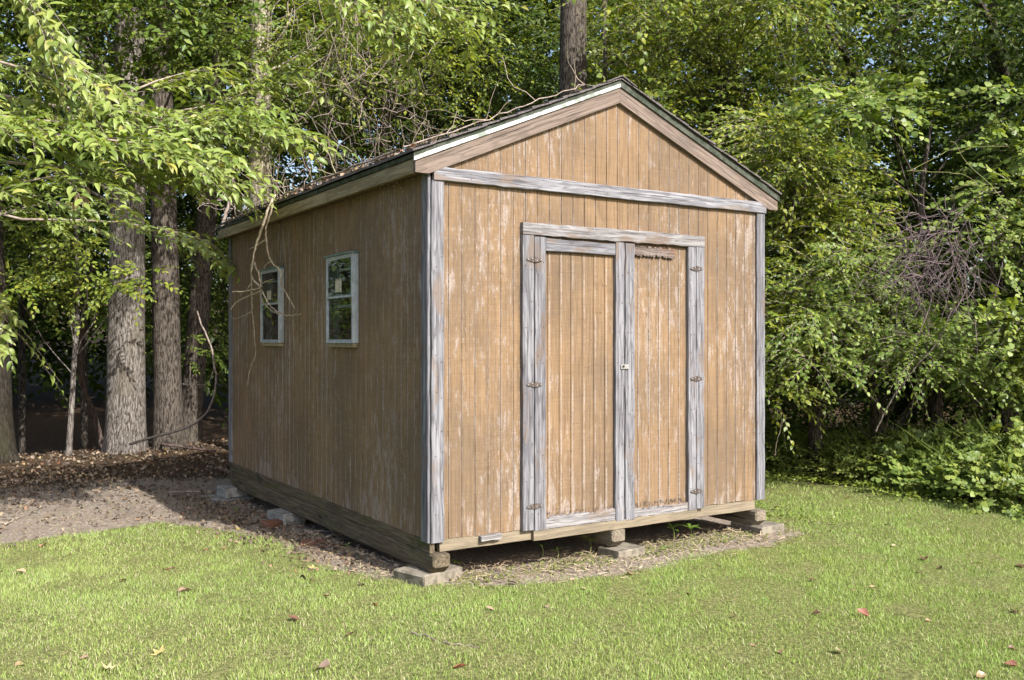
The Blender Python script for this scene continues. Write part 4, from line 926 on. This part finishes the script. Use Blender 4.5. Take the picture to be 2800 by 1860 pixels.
thing_sticks("leaning_deadwood", "long leaning bare stem rising out of the spreading weed clump", "stem", [([(2395, 1180, 8.9), (2440, 1090, 8.9), (2500, 1010, 8.9), (2570, 930, 9.0)], 0.010, 0.004), ([(2530, 975, 8.9), (2535, 950, 8.9), (2528, 915, 8.85)], 0.005, 0.002)], M['bark_dark'])
thing_sticks("vine_shoot", "yellow green vine shoot arching in front of the upper hollow", "shoot", [([(2760, 560, 9.0), (2700, 500, 9.1), (2640, 440, 9.2), (2612, 392, 9.2), (2598, 388, 9.2)], 0.0035, 0.002), ([(2480, 468, 9.2), (2560, 470, 9.2), (2640, 480, 9.2), (2700, 530, 9.1)], 0.003, 0.002), ([(2490, 465, 9.2), (2560, 430, 9.2), (2620, 405, 9.2), (2760, 400, 9.1)], 0.003, 0.002)], M['stem'])
thing_sticks("sapling", "thin pale sapling stem beside the shed's hedge-side wall", "sapling", [([(2118, 1245, 10.6), (2125, 1205, 10.6), (2138, 1150, 10.6), (2132, 1120, 10.6)], 0.006, 0.003), ([(2132, 1165, 10.6), (2150, 1145, 10.6), (2165, 1142, 10.6)], 0.004, 0.002)], M['twig_pale'])

# ------------------------------------------------------------------ overhanging tree at the left with large light leaves
ob = at(-760, 1250, 8.6); ob.z = float(gz(ob.x, ob.y)); oroot = tag(empty("overhanging_tree", ob), "tree reaching sunlit light green boughs in front of the trunks", "tree")
obv = np.array(ob)
tp = [np.array((0, 0, -.1)), np.array((.1, 0, 1.6)), np.array((.15, .1, 3.2)), np.array((.05, .1, 5.4))]
trunk_mesh(tp, [0.17, 0.14, 0.12, 0.07], M['bark'], oroot, flare=0.3, seed=77, ns=16, nr=30)
bl = [([(-150, 330, 7.0), (150, 370, 7.1), (360, 390, 7.3), (560, 430, 7.5)], 46), ([(-150, 300, 7.3), (120, 330, 7.4), (380, 350, 7.6), (620, 315, 7.9)], 46), ([(-150, 130, 7.5), (100, 200, 7.6), (300, 290, 7.7), (560, 350, 7.9)], 36),
      ([(-100, 240, 8.0), (300, 310, 8.2), (560, 290, 8.4), (760, 215, 8.6)], 36), ([(-100, 430, 7.6), (300, 470, 7.8), (430, 455, 8.0), (540, 470, 8.0)], 34), ([(450, 340, 8.0), (620, 330, 8.2), (800, 365, 8.5)], 22),
      ([(-100, 560, 6.9), (60, 500, 7.0), (230, 470, 7.1)], 20), ([(40, -60, 7.4), (110, 70, 7.5), (200, 170, 7.6), (300, 230, 7.7)], 22), ([(290, 285, 7.8), (420, 225, 8.1), (540, 190, 8.4)], 8), ([(60, 600, 9.6), (330, 610, 9.8), (560, 660, 10.0), (690, 770, 10.2)], 20),
      ([(-60, 610, 9.0), (100, 560, 9.1), (250, 560, 9.2)], 10), ([(1000, -160, 8.0), (1080, -30, 8.1), (1180, 10, 8.2), (1260, 30, 8.3)], 16), ([(800, -200, 8.0), (950, -20, 8.1), (1060, 40, 8.2)], 14), ([(-160, 740, 8.0), (-60, 780, 8.1), (20, 880, 8.1)], 6)]
r4 = np.random.default_rng(21); C, Dv, Nn, Sz, TW = [], [], [], [], []; boughs = []
for q, (P, ns) in enumerate(bl):
    L = smooth_line([np.array(at(*p)) - obv for p in P], 24)
    src = np.array(tp[2] if P[0][1] > 200 else tp[3]); acc = Acc()
    if P[0][0] > 200 and P[0][1] > 0: pv = np.concatenate(boughs); src = pv[np.argmin(np.linalg.norm(pv - L[0] + np.array([0, 0, .0]), axis=1))]
    boughs.append(L); stick(acc, [src, (src + L[0]) / 2 + np.array([0, 0, .12]), L[0]], 0.018, 0.013, 8, 6); acc.add(*tube(L, np.linspace(0.013, 0.003, 24), 6)); acc.build("bough", M['twig'], oroot)
    ns = int(ns * 1.55); idx = np.sort(r4.integers(1, 24, ns)); st = L[idx] + 0.03 * r4.standard_normal((ns, 3)); tg = nrm(np.gradient(L, axis=0))[idx]
    sd = nrm(np.cross(tg, [0, 0, 1])) * np.where(np.arange(ns) % 2 == 0, 1, -1)[:, None]
    di = tg * r4.uniform(.4, 1.0, (ns, 1)) + sd * r4.uniform(.4, 1.0, (ns, 1)) + np.array([0, 0, -0.05]) + 0.12 * r4.standard_normal((ns, 3))
    a = sprays(st, di, r4.uniform(0.38, 0.95, ns), 12, 0.104, r4, up_jit=0.34, droop=0.24)
    C.append(a[0]); Dv.append(a[1]); Nn.append(a[2]); Sz.append(a[3]); TW.append(a[4])
C, Dv, Nn, Sz = map(np.concatenate, (C, Dv, Nn, Sz))
V, F = twig_mesh(np.concatenate(TW), 0.004, 0.0015); tag(np_obj("twigs", V, F, M['twig'], oroot), kind="stuff")
wv = C + obv
# pieces are chosen in world space, so shift to world and back
def pieces_world(parent, base):
    w = C + base - np.array(CAM); dep = w @ np.array(FWD); px = 1400 + FPX * (w @ np.array(RGT)) / dep; py = 930 - FPX * w[:, 2] / dep
    big = np.where((px > 10) & (px < 2790) & (py > 5), Sz / dep, 0); idx = np.argsort(-big)[:300]
    lm = mesh_of("leaf", LBV, [tuple(f) for f in LBF.tolist()], M['leaf_light_o'], True); R = frames(Dv[idx], Nn[idx])
    for q, i in enumerate(idx):
        o = bpy.data.objects.new("leaf", lm); m = Matrix(R[q].tolist()).to_4x4() @ Matrix.Scale(float(Sz[i]), 4); m.translation = Vector(C[i].tolist()); o.matrix_basis = m; link(o, parent)
    k = np.ones(len(C), bool); k[idx] = False; return k
kp = pieces_world(oroot, obv)
V, F, rd = leaves_mesh(C[kp], Dv[kp], Nn[kp], Sz[kp], LBV, LBF, r4); tag(np_obj("foliage", V, F, M['leaf_light'], oroot, rd, True), kind="stuff")
# withered brown leaves hanging from a lower bough
wr = tag(empty("withered_leaves", at(190, 540, 7.0)), "cluster of withered tan leaves hanging below the light green boughs", "dead leaves")
for q in range(16):
    px = 150 + 95 * random.random() if q < 6 else 205 + 40 * random.random(); p = at(px, 505 + 45 * random.random(), 7.0 + 0.1 * random.random()) - wr.location
    o = bpy.data.objects.new("leaf", cache.setdefault('wither', mesh_of("leaf", LBV * np.array([0.8, 1, 2.2]), [tuple(f) for f in LBF.tolist()], M['fall_tan'], True)))
    o.location = p; o.scale = [random.uniform(.07, .11)] * 3; o.rotation_euler = (random.uniform(-1.9, -1.2), random.uniform(-.4, .4), random.uniform(0, 6)); link(o, wr)

# ------------------------------------------------------------------ dead vines, twigs on the roof and over the eave
def sidep(zx, zy, u=-0.24):
    """point on the upright plane u = const seen at zoom coordinates of the eave detail"""
    px, py = 550 + zx * 0.3189, 400 + zy * 0.3189; r = FWD + RGT * ((px - 1400) / FPX) + Vector((0, 0, (930 - py) / FPX)); return np.array(CAM + r * ((u - CAM.x) / r.x))
hv = tag(empty("hanging_branch", Vector(sidep(610, 460))), "dead pale branch hanging from the roof edge in front of the windows", "branch"); ho = sidep(610, 460)
HL = [([(640, 420, -.10), (610, 460, -.16), (540, 650, -.22), (480, 820, -.24), (445, 1000, -.25), (440, 1130, -.25), (520, 1215, -.26)], .0095, .006), ([(615, 500, -.17), (575, 640, -.2), (555, 720, -.2), (570, 880, -.2), (600, 990, -.2), (680, 1080, -.18), (690, 1190, -.16), (740, 1280, -.14), (800, 1390, -.12)], .007, .003),
      ([(555, 800, -.2), (480, 850, -.24), (410, 885, -.27)], .005, .003), ([(520, 1215, -.26), (400, 1240, -.3), (270, 1250, -.34)], .006, .003), ([(520, 1235, -.26), (370, 1300, -.3), (290, 1350, -.33), (255, 1400, -.35)], .006, .003), ([(440, 1150, -.25), (400, 1220, -.28), (335, 1275, -.3)], .004, .002),
      ([(520, 1230, -.25), (570, 1340, -.22), (640, 1410, -.2), (730, 1450, -.18), (820, 1450, -.16), (860, 1438, -.15)], .005, .002), ([(460, 1000, -.24), (500, 1120, -.24), (520, 1210, -.25)], .007, .005), ([(600, 990, -.2), (560, 1010, -.22), (540, 1050, -.23)], .003, .002), ([(515, 1190, -.26), (560, 1160, -.25), (620, 1135, -.24)], .004, .002),
      ([(505, 1260, -.25), (530, 1330, -.22), (590, 1400, -.18), (680, 1440, -.15), (720, 1480, -.12)], .004, .002), ([(430, 1010, -.2), (432, 1250, -.19), (440, 1420, -.18), (455, 1600, -.17), (470, 1780, -.16), (420, 1900, -.18), (400, 2050, -.2)], .0045, .002), ([(425, 1420, -.2), (380, 1450, -.22), (300, 1480, -.24), (250, 1460, -.25)], .003, .0015)]
nm = "main_stem"
for (P, r0, r1) in HL:
    acc = Acc(); stick(acc, [sidep(*q) - ho for q in P], r0 * 1.45, r1 * 1.6, 4 * len(P), 6, 0.003); acc.build(nm, M['twig_pale'], hv); nm = "side_twig"
r5 = np.random.default_rng(14)
def roof_pt(u, v, lift=0.0): return np.array([u, v, 2.812 + PITCH * (1.6925 - abs(u - AP) + 0.015) + 0.016 + lift])
gr = "dead vines lying on the roof"
for lab, uv, rr in (("long dead vine along the roof's front edge running up to the ridge", [(-.12, .16), (.3, .10), (.8, .06), (1.25, .08), (1.45, .25)], .0055), ("dead vine trailing along the eave from front to back", [(-.10, .30), (-.13, 1.2), (-.11, 2.3), (-.05, 3.2), (-.10, 4.2)], .008), ("second dead vine set back from the eave", [(0.0, .6), (.06, 1.6), (-.02, 2.6), (.1, 3.6), (.0, 4.6)], .007), ("thin dead vine crossing above the hanging branch", [(-.14, 2.2), (-.05, 2.9), (-.12, 3.6), (.05, 4.4)], .005)):
    P = [roof_pt(u, v, 0.012 + 0.03 * r5.random()) for u, v in uv]; e = tag(empty("dead_vine", P[0]), lab, "vine", gr); acc = Acc(); stick(acc, [p - P[0] for p in P], rr, rr * .5, 30, 6, 0.006); acc.build("main_stem", M['twig'], e)
    for _ in range(9):
        k = r5.integers(1, len(P)); s0 = P[k] * r5.random() + P[k - 1] * 0; s0 = P[k - 1] + (P[k] - P[k - 1]) * r5.random(); L = polyline_walk(s0 - P[0], [r5.normal(-.2, .4), r5.normal(0, .8), r5.uniform(.05, .5)], r5.uniform(.15, .5), 6, r5, .25); acc = Acc(); acc.add(*tube(L, np.linspace(.0035, .0015, 6), 5)); acc.build("side_twig", M['twig_pale'], e)
# small dead leaves and twig litter lying on the roof edge
N = 420; u = np.where(r5.random(N) < .75, -.14 + .22 * r5.random(N), .1 + 1.2 * r5.random(N)); v = 4.6 * r5.random(N) ** 0.8
P = np.array([roof_pt(a, b_, .008) for a, b_ in zip(u, v)]); d = nrm(r5.standard_normal((N, 3)) * [1, 1, .3]); n = nrm(np.array([-.38, 0, .92]) + .35 * r5.standard_normal((N, 3)))
V, F, rd = leaves_mesh(P, d, n, r5.uniform(.025, .06, N), L4V * [1.2, 1, 2.5], L4F, r5); tag(np_obj("roof_litter", V, F, M['litter'], None, rd), "dry leaf litter lying on the shed roof edge", "leaf litter", kind="stuff")
# cobweb-caught moss and debris under the eave
N = 260; v = 4.5 * r5.random(N); P = np.stack([-.018 - .05 * r5.random(N) ** 2, v, 2.70 - .05 * r5.random(N) ** 2], -1); d = nrm(r5.standard_normal((N, 3)) + [0, 0, -.8]); V, F, rd = leaves_mesh(P, d, r5.standard_normal((N, 3)), r5.uniform(.008, .025, N), L2V, L2F, r5)
tag(np_obj("eave_debris", V, F, M['litter'], None, rd), "bits of moss and seed caught under the eave", "debris", kind="stuff")
# bare vine tangle above the rear roof
rt = tag(empty("bare_vine_tangle", at(1010, 330, 12.5)), "tangle of bare grey vines hanging above the rear half of the roof", "vines"); W = []; o0 = np.array(rt.location)
for _ in range(150):
    p = np.array(at(r5.uniform(820, 1180), r5.uniform(150, 470), r5.uniform(11.8, 13))) - o0; W.append(polyline_walk(p, r5.standard_normal(3) + [0, 0, -.4], r5.uniform(.35, 1.1), 8, r5, .32))
for _ in range(34):
    p = np.array(at(r5.uniform(780, 980), r5.uniform(-60, 130), r5.uniform(11.8, 13))) - o0; W.append(polyline_walk(p, np.array([.1, 0, -1]) + .25 * r5.standard_normal(3), r5.uniform(.8, 1.9), 8, r5, .2))
for _ in range(60):
    p = np.array(at(r5.uniform(600, 840), r5.uniform(520, 600), r5.uniform(10.6, 11.6))) - o0; W.append(polyline_walk(p, r5.standard_normal(3) + [0, 0, .4], r5.uniform(.25, .8), 8, r5, .3))
V, F = twig_mesh(np.array(W), .006, .002); tag(np_obj("twigs", V, F, M['twig'], rt), kind="stuff")
thing_sticks("broken_limb", "stubby upright dead limb touching the roof's rear corner", "limb", [([(603, 645, 10.7), (612, 600, 10.7), (625, 560, 10.7), (632, 510, 10.7), (640, 470, 10.8)], .022, .012), ([(625, 550, 10.7), (650, 575, 10.6), (690, 590, 10.5)], .007, .003)], M['twig'])
thing_sticks("fallen_branch", "long curved fallen branch bowing from the ground between tree trunks and shed", "branch", [([(355, 1215, 12.6), (430, 1192, 12.5), (520, 1165, 12.4), (570, 1120, 12.3), (590, 1050, 12.2), (580, 960, 12.2), (548, 880, 12.2), (540, 850, 12.2)], .019, .009), ([(585, 1000, 12.2), (575, 1040, 12.1), (545, 1060, 12.0)], .006, .003), ([(500, 1050, 12.4), (525, 1055, 12.3), (560, 1052, 12.2)], .005, .003), ([(515, 1090, 12.3), (520, 1055, 12.3), (520, 1000, 12.3)], .005, .003)], M['twig'])
def ground_stick(name, label, P, r0, r1, mat, twigs=2, cat="stick", group="sticks on the ground"):
    pts = []
    for (px, py) in P:
        p = gnd(px, py); p.z += r0 * 1.1 + 0.006; pts.append(np.array(p))
    e = tag(empty(name, pts[0]), label, cat, group); acc = Acc(); stick(acc, [p - pts[0] for p in pts], r0, r1, 14, 6, 0.006); acc.build("main_stem", mat, e)
    for _ in range(twigs):
        k = random.randrange(len(pts) - 1); s0 = pts[k] + (pts[k + 1] - pts[k]) * random.random(); L = polyline_walk(s0 - pts[0], [random.gauss(0, 1), random.gauss(0, 1), .25], random.uniform(.08, .25), 5, r5, .2); acc = Acc(); acc.add(*tube(L, np.linspace(r1 * .8, r1 * .4, 5), 5)); acc.build("side_twig", mat, e)
ground_stick("fallen_branch", "reddish fallen branch lying on litter at the foot of the dappled trunk", [(370, 1216), (430, 1220), (500, 1230), (590, 1240)], .03, .015, M['bark_red'], 4)
ground_stick("stick", "thin grey stick lying on mown grass by itself", [(1125, 1735), (1180, 1752), (1250, 1768), (1310, 1775)], .005, .002, M['twig'], 2)
ground_stick("stick", "dark forked stick in dead leaves near the side wall's middle", [(850, 1490), (900, 1472), (940, 1460), (955, 1440)], .010, .005, M['twig'], 3)
ground_stick("stick", "short stick in dead leaves alongside the forked stick", [(810, 1466), (850, 1460), (900, 1458)], .008, .004, M['twig'], 1)
ground_stick("stick", "pale twig lying beside the slab at the near corner", [(1075, 1560), (1110, 1550), (1140, 1542), (1155, 1535)], .006, .003, M['twig_pale'], 3)
ground_stick("stick", "straight grey stick on bare dirt beside the rear corner slab", [(455, 1348), (520, 1350), (590, 1346)], .011, .007, M['twig'], 1)
ground_stick("stick", "bleached stick on the sunny dirt at the grass margin", [(10, 1440), (40, 1425), (62, 1415)], .009, .004, M['twig_pale'], 2)

# ------------------------------------------------------------------ seedlings at the shed front
gs = "seedlings under the shed's front edge"
for q, (lab, px, py, h, nl, sz) in enumerate((("pair of narrow leaves on wiry stems below the sill board end", 1468, 1510, .10, 4, .055), ("tiny seedling with folded leaves in shade below the sill board", 1510, 1507, .06, 5, .05), ("bright five leaved seedling left of the middle beam", 1598, 1497, .11, 6, .075), ("seedling with upright leaves right of the middle beam", 1825, 1466, .12, 7, .075), ("broad leaved seedling with the longest leaves at the shed front", 1872, 1468, .13, 7, .10), ("low heart leaved seedling in straw before the middle beam", 1800, 1500, .05, 5, .05), ("small clover-like seedling near the hedge-side block", 1968, 1470, .05, 5, .045), ("two-leaf seedling at the near corner beam", 1255, 1545, .05, 4, .06), ("green sprig in the leaf litter by the side wall", 950, 1500, .06, 6, .045), ("round yellow green sprig in litter beyond the grey block", 645, 1398, .06, 6, .045))):
    p = gnd(px, py + 12) + Vector((0, -.07 if px > 1300 else 0, 0)); e = tag(empty("seedling", p), lab, "seedling", gs); acc = Acc(); stick(acc, [np.zeros(3), np.array([.01, 0, h * .5]), np.array([.0, .01, h])], .003, .0015, 6, 5); acc.build("stem", M['stem'], e)
    for j in range(nl):
        a = j * 2.399 + q; o = bpy.data.objects.new("leaf", cache.setdefault('seed', mesh_of("leaf", LBV * [0.8, 1, 1], [tuple(f) for f in LBF.tolist()], M['seedling'], True))); o.location = (0, 0.005, h * (0.75 + 0.25 * j / nl)); o.scale = [sz * random.uniform(.8, 1.2)] * 3; o.rotation_euler = (random.uniform(.1, .7), random.uniform(-.3, .3), a); link(o, e)

# ------------------------------------------------------------------ lawn, straw, leaf litter
def in_view(x, y, marg=0.9):
    w0 = x - CAM.x; w1 = y - CAM.y; dep = w0 * FWD.x + w1 * FWD.y; lat = w0 * RGT.x + w1 * RGT.y
    return dep, np.abs(lat) < 0.5482 * dep + marg
def blades(n, d0, d1, h, w, seg, rg):
    dep = np.sqrt(rg.uniform(d0 ** 2, d1 ** 2, n)); lat = rg.uniform(-1, 1, n) * (0.5482 * dep + 0.9)
    x = CAM.x + FWD.x * dep + RGT.x * lat; y = CAM.y + FWD.y * dep + RGT.y * lat
    g = 1 - dirt_mask(x, y); nz = 0.5 + 0.28 * np.sin(3.1 * x + 1.3 * np.sin(2.3 * y)) * np.sin(2.7 * y + 1.1 * np.sin(1.9 * x)) + 0.22 * np.sin(9 * x + 2 * np.sin(7 * y)) * np.sin(8 * y)
    keep = (rg.random(n) < np.clip((g - 0.36 + 0.40 * (nz - .5) + .22 * (rg.random(n) - .5)) * 3.0, 0.012, 1) * (0.62 + 0.45 * nz)) & (x < 5.75 + 0.2 * np.sin(3 * y)) & ~((x > -.05) & (x < 3.15) & (y > 0))
    x, y, nz, g = x[keep], y[keep], nz[keep], g[keep]; n = len(x); z = gz(x, y) - 0.004
    hh = h * rg.uniform(.45, 1.25, n) * (0.75 + .5 * nz); a = rg.uniform(0, 2 * math.pi, n); le = rg.uniform(.15, .95, n); b = rg.uniform(0, 2 * math.pi, n)
    P = np.stack([x, y, z], -1); side = np.stack([np.cos(a), np.sin(a), 0 * a], -1) * (w * rg.uniform(.6, 1.3, n))[:, None] / 2
    lean = np.stack([np.cos(b), np.sin(b), 0 * b], -1) * (hh * le)[:, None]; upv = np.array([0, 0, 1.0]) * hh[:, None]
    dry = np.clip(0.25 - 0.15 * sstep(-2.5, 2.0, x - 0.25 * y), 0, 1)
    rd = np.where(rg.random(n) < dry, rg.random(n) * .2, .2 + .8 * np.clip(rg.random(n) * .55 + .45 * nz + 0.12 * (0.5 - sstep(-2.5, 2.5, x)), 0, 1))
    if seg == 3:
        V = np.stack([P - side, P + side, P + .55 * upv + .32 * lean + side * .8, P + .55 * upv + .32 * lean - side * .8, P + .92 * upv + lean], 1)
        T = np.array([(0, 1, 2), (0, 2, 3), (3, 2, 4)])
    else: V = np.stack([P - side, P + side, P + upv + lean], 1); T = np.array([(0, 1, 2)])
    return V.reshape(-1, 3), (T[None] + (np.arange(n) * V.shape[1])[:, None, None]).reshape(-1, 3), np.repeat(rd, V.shape[1])
r6 = np.random.default_rng(3); acc = Acc(); RD = []
for a in ((110000, 3.6, 5.4, .027, .0032, 3), (165000, 5.4, 7.2, .027, .0040, 1), (130000, 7.2, 9.6, .029, .0055, 1), (70000, 9.6, 13.0, .034, .009, 1)):
    V, F, rd = blades(*a, r6); acc.add(V, F); RD.append(rd)
tag(np_obj("lawn", np.concatenate(acc.V), np.concatenate(acc.F), M['grass'], None, np.concatenate(RD)), "short mown grass of the lawn around the shed", "grass", kind="stuff")
def scatter(name, n, test, size, tv, tf, mat, label, cat, rg, box_, tilt=.35, lift=.006):
    x = rg.uniform(box_[0], box_[1], n); y = rg.uniform(box_[2], box_[3], n); k = rg.random(n) < test(x, y); x, y = x[k], y[k]; n = len(x)
    P = np.stack([x, y, gz(x, y) + lift + .012 * rg.random(n)], -1); a = rg.uniform(0, 6.283, n); d = np.stack([np.cos(a), np.sin(a), rg.normal(0, tilt * .5, n)], -1); nn = np.array([0, 0, 1.0]) + tilt * rg.standard_normal((n, 3))
    V, F, rd = leaves_mesh(P, d, nn, rg.uniform(size[0], size[1], n), tv, tf, rg); tag(np_obj(name, V, F, mat, None, rd), label, cat, kind="stuff")
LIT = L4V * [1.25, 1, 3.0]
nb = lambda x, y: 0.5 + 0.5 * np.sin(2.1 * x + 1.7 * np.sin(1.3 * y)) * np.sin(1.9 * y + 1.2 * np.sin(1.1 * x))
scatter("leaf_litter", 26000, lambda x, y: sstep(4.2, 8.0, y + .8 * (nb(x, y) - .5)) * (.35 + .65 * nb(x, y)), (.028, .078), LIT, L4F, M['litter'], "brown leaf litter covering the floor of the wood", "leaf litter", r6, (-5.5, 4.5, 4.0, 17), .4)
scatter("side_litter", 5200, lambda x, y: np.exp(-((x + .25) / .28) ** 2) * sstep(.2, 1.2, y) * (.25 + .75 * nb(3 * x, 2 * y)), (.018, .05), LIT, L4F, M['litter'], "dark dead leaves drifted along the shed's side wall", "leaf litter", r6, (-1.1, .1, .2, 5.2), .5)
scatter("dirt_litter", 7000, lambda x, y: dirt_mask(x, y) * (.10 + .8 * nb(1.7 * x, 1.7 * y) ** 2), (.014, .05), LIT, L4F, M['litter'], "loose dead leaves scattered over the bare dirt", "leaf litter", r6, (-5, 0, 2.5, 8.5), .45)
STRAW = np.array([(-.018, 0, 0), (.018, 0, 0), (.018, 1, .05), (-.018, 1, .05)]); STF = np.array([(0, 1, 2), (0, 2, 3)])
scatter("straw", 15000, lambda x, y: np.clip((dirt_mask(x, y) - .25) * 2, 0, 1) * np.where((y < .35) | ((x < .0) & (y < 2.2)), 1, .0), (.02, .075), STRAW * [2.2, 1, 1], STF, M['straw'], "pale straw and grass clippings along the shed's front edge", "straw", r6, (-.7, 3.7, -.6, 2.2), .25)
scatter("dirt_straw", 12000, lambda x, y: dirt_mask(x, y) * np.where(x < -.2, 1, 0), (.02, .06), STRAW * [1.6, 1, 1], STF, M['straw'], "fine dry clippings strewn over the sunny bare dirt", "straw", r6, (-5, 0, 2.4, 7), .25)
scatter("clover_patch", 2600, lambda x, y: np.exp(-((x - 3.75) / .42) ** 2 - ((y - .65) / .75) ** 2), (.018, .034), RV, L4F, M['leaf_vine'], "blue green clover patch beside the hedge-side block", "clover", r6, (3.2, 5, -.9, 2.6), .4, .02)
scatter("undergrowth", 5200, lambda x, y: sstep(5.35, 5.6, x + .12 * np.sin(4 * y)) * (1 - sstep(5.9, 6.4, x)), (.03, .06), L4V, L4F, M['leaf_weed'], "ground cover leaves along the margin of the thicket", "ground cover", r6, (5.2, 6.6, -2.5, 5), .5, .05)
# crumbs of soil along the shadow line under the front
N = 1500; x = r6.uniform(.15, 3.3, N); y = r6.normal(-.02, .10, N); P = np.stack([x, y, gz(x, y) + .004], -1)
CV = np.array([(1, 0, 0), (0, 1, 0), (-1, 0, 0), (0, -1, 0), (0, 0, 1.0)]); CF = np.array([(0, 1, 4), (1, 2, 4), (2, 3, 4), (3, 0, 4)]); S = r6.uniform(.004, .017, N); A = r6.uniform(0, 6.28, N)
R = np.stack([np.stack([np.cos(A), -np.sin(A), 0 * A], -1), np.stack([np.sin(A), np.cos(A), 0 * A], -1), np.stack([0 * A, 0 * A, 1 + 0 * A], -1)], 1)
V = np.einsum('nij,kj->nki', R, CV) * S[:, None, None] + P[:, None]; F = (CF[None] + (np.arange(N) * 5)[:, None, None]).reshape(-1, 3)
tag(np_obj("soil_crumbs", V.reshape(-1, 3), F, M['ground'], None), "clods of bare soil under the shed's front edge", "soil", kind="stuff")

# ------------------------------------------------------------------ single fallen leaves on the lawn
FV = np.array([(0, 0, 0), (0, .3, .03), (0, .6, .02), (0, 1, .10), (-.22, .12, .10), (-.40, .40, .16), (-.26, .72, .10), (.22, .12, .09), (.38, .42, .17), (.25, .74, .12), (-.2, .30, .05), (.2, .30, .05)])
FF = [(0, 1, 10, 4), (4, 10, 5), (10, 1, 2, 5), (5, 2, 6), (6, 2, 3), (0, 7, 11, 1), (7, 8, 11), (11, 8, 2, 1), (8, 9, 2), (9, 3, 2)]
SV = []  # pointed maple-like leaf
for j in range(11):
    a = math.pi * (0.08 + j * 0.184); r_ = (0.62 if j % 2 else 0.30); SV.append((r_ * math.sin(a - math.pi) * -1 * (1 if True else 0), 0.45 - r_ * math.cos(a), 0.12 * (j % 2)))
SV = [(0, 0.42, 0)] + SV; SF = [(0, j, j + 1) for j in range(1, 11)]
kinds = {'tan': ("tan dry leaf lying curled on the mown lawn", FV, FF), 'dark': ("small dark purple brown leaf on the mown lawn", FV, FF), 'pink': ("pinkish brown dry leaf on the mown lawn", FV, FF), 'red': ("red fallen leaf on the mown lawn", FV, FF), 'yellow': ("pale yellow star shaped leaf on the mown lawn", SV, SF)}
spots = {'tan': [(110, 1500, 1.2), (175, 1795, .8), (500, 1485, .7), (610, 1500, .8), (718, 1510, 1.0), (345, 1592, .9), (478, 1525, .6), (885, 1635, .8), (1160, 1560, .7), (1590, 1612, .6), (1320, 1610, .8), (2700, 1852, 1.0), (2330, 1615, .6), (2450, 1495, .6), (2395, 1612, .7), (1715, 1572, .9), (2065, 1765, .9), (2140, 1790, .7), (70, 1570, 1.0), (265, 1480, .6), (40, 1825, 1.0), (650, 1470, .6), (2530, 1700, .6), (380, 1425, .8)],
         'dark': [(1415, 1600, 1.1), (815, 1700, 1.0), (945, 1745, 1.0), (2010, 1690, .6), (2220, 1682, .9), (2230, 1590, .7), (2780, 1680, .9), (2800, 1555, 1.1), (2575, 1560, .8), (2525, 1528, 1.1), (1975, 1552, .6), (1890, 1630, .7), (2420, 1440, .6), (2755, 1775, .7), (600, 1465, .6), (190, 1520, .5), (295, 1520, .5), (2670, 1540, .6)],
         'pink': [(487, 1623, 1.5), (870, 1830, 1.4), (460, 1560, .8), (2300, 1785, 1.0), (1350, 1673, .8), (1560, 1590, .6), (2520, 1570, .7), (2210, 1560, .7), (2120, 1600, .5), (1490, 1660, .6), (2810, 1835, 1.0), (245, 1800, .8), (640, 1485, .6), (770, 1470, .7), (2480, 1855, .9), (1930, 1475, .5)],
         'red': [(565, 1509, .6), (460, 1562, .9), (5, 1568, .7), (1275, 1826, 1.1), (1030, 1660, .6), (2375, 1690, 1.1), (2785, 1828, .9)],
         'yellow': [(865, 1553, 1.1), (935, 1572, 1.1), (2460, 1470, 1.2), (2320, 1363, 1.1), (425, 1800, 1.2), (310, 1835, 1.0), (855, 1530, .7)]}
def leaf_label(kd, lab, p, k):
    size = "large" if k > 0.95 else ("tiny" if k < 0.65 else "small"); dd = float(poly_d(DIRT_FRONT, np.array([p.x]), np.array([p.y]))[0])
    look = {'tan': "curled tan dry leaf", 'dark': "dark purple brown leaf", 'pink': "pinkish brown dry leaf", 'red': "red fallen leaf", 'yellow': "pale yellow star shaped leaf"}[kd]
    if dd < 0.45: w = "at the margin between lawn and bare dirt"
    elif p.x > 4.2: w = "on the lawn close to the weeds"
    elif p.y < -2.2 and p.x > -1.2: w = "on open grass out in front of the doors"
    elif p.x > 0.3: w = "on the grass strip just in front of the doors"
    else: w = "on the lawn out beyond the shed's near corner"
    return size + " " + look + " " + w
for kd, (lab, tv, tf) in kinds.items():
    me = mesh_of("fallen_leaf", tv, tf, M['fall_' + kd], True)
    for (px, py, k) in spots[kd]:
        p = gnd(px, py); o = bpy.data.objects.new("fallen_leaf", me); o.location = (p.x, p.y, p.z + .008); o.scale = [.066 * k] * 3; o.scale[2] *= random.uniform(.8, 2.2)
        o.rotation_euler = (random.uniform(-.35, .35), random.uniform(-.35, .35), random.uniform(0, 6.28)); link(o); tag(o, leaf_label(kd, lab, p, k), "leaf", {'tan': "tan leaves on the lawn", 'dark': "dark leaves on the lawn", 'pink': "pinkish leaves on the lawn", 'red': "red leaves on the lawn", 'yellow': "yellow leaves on the lawn"}[kd])
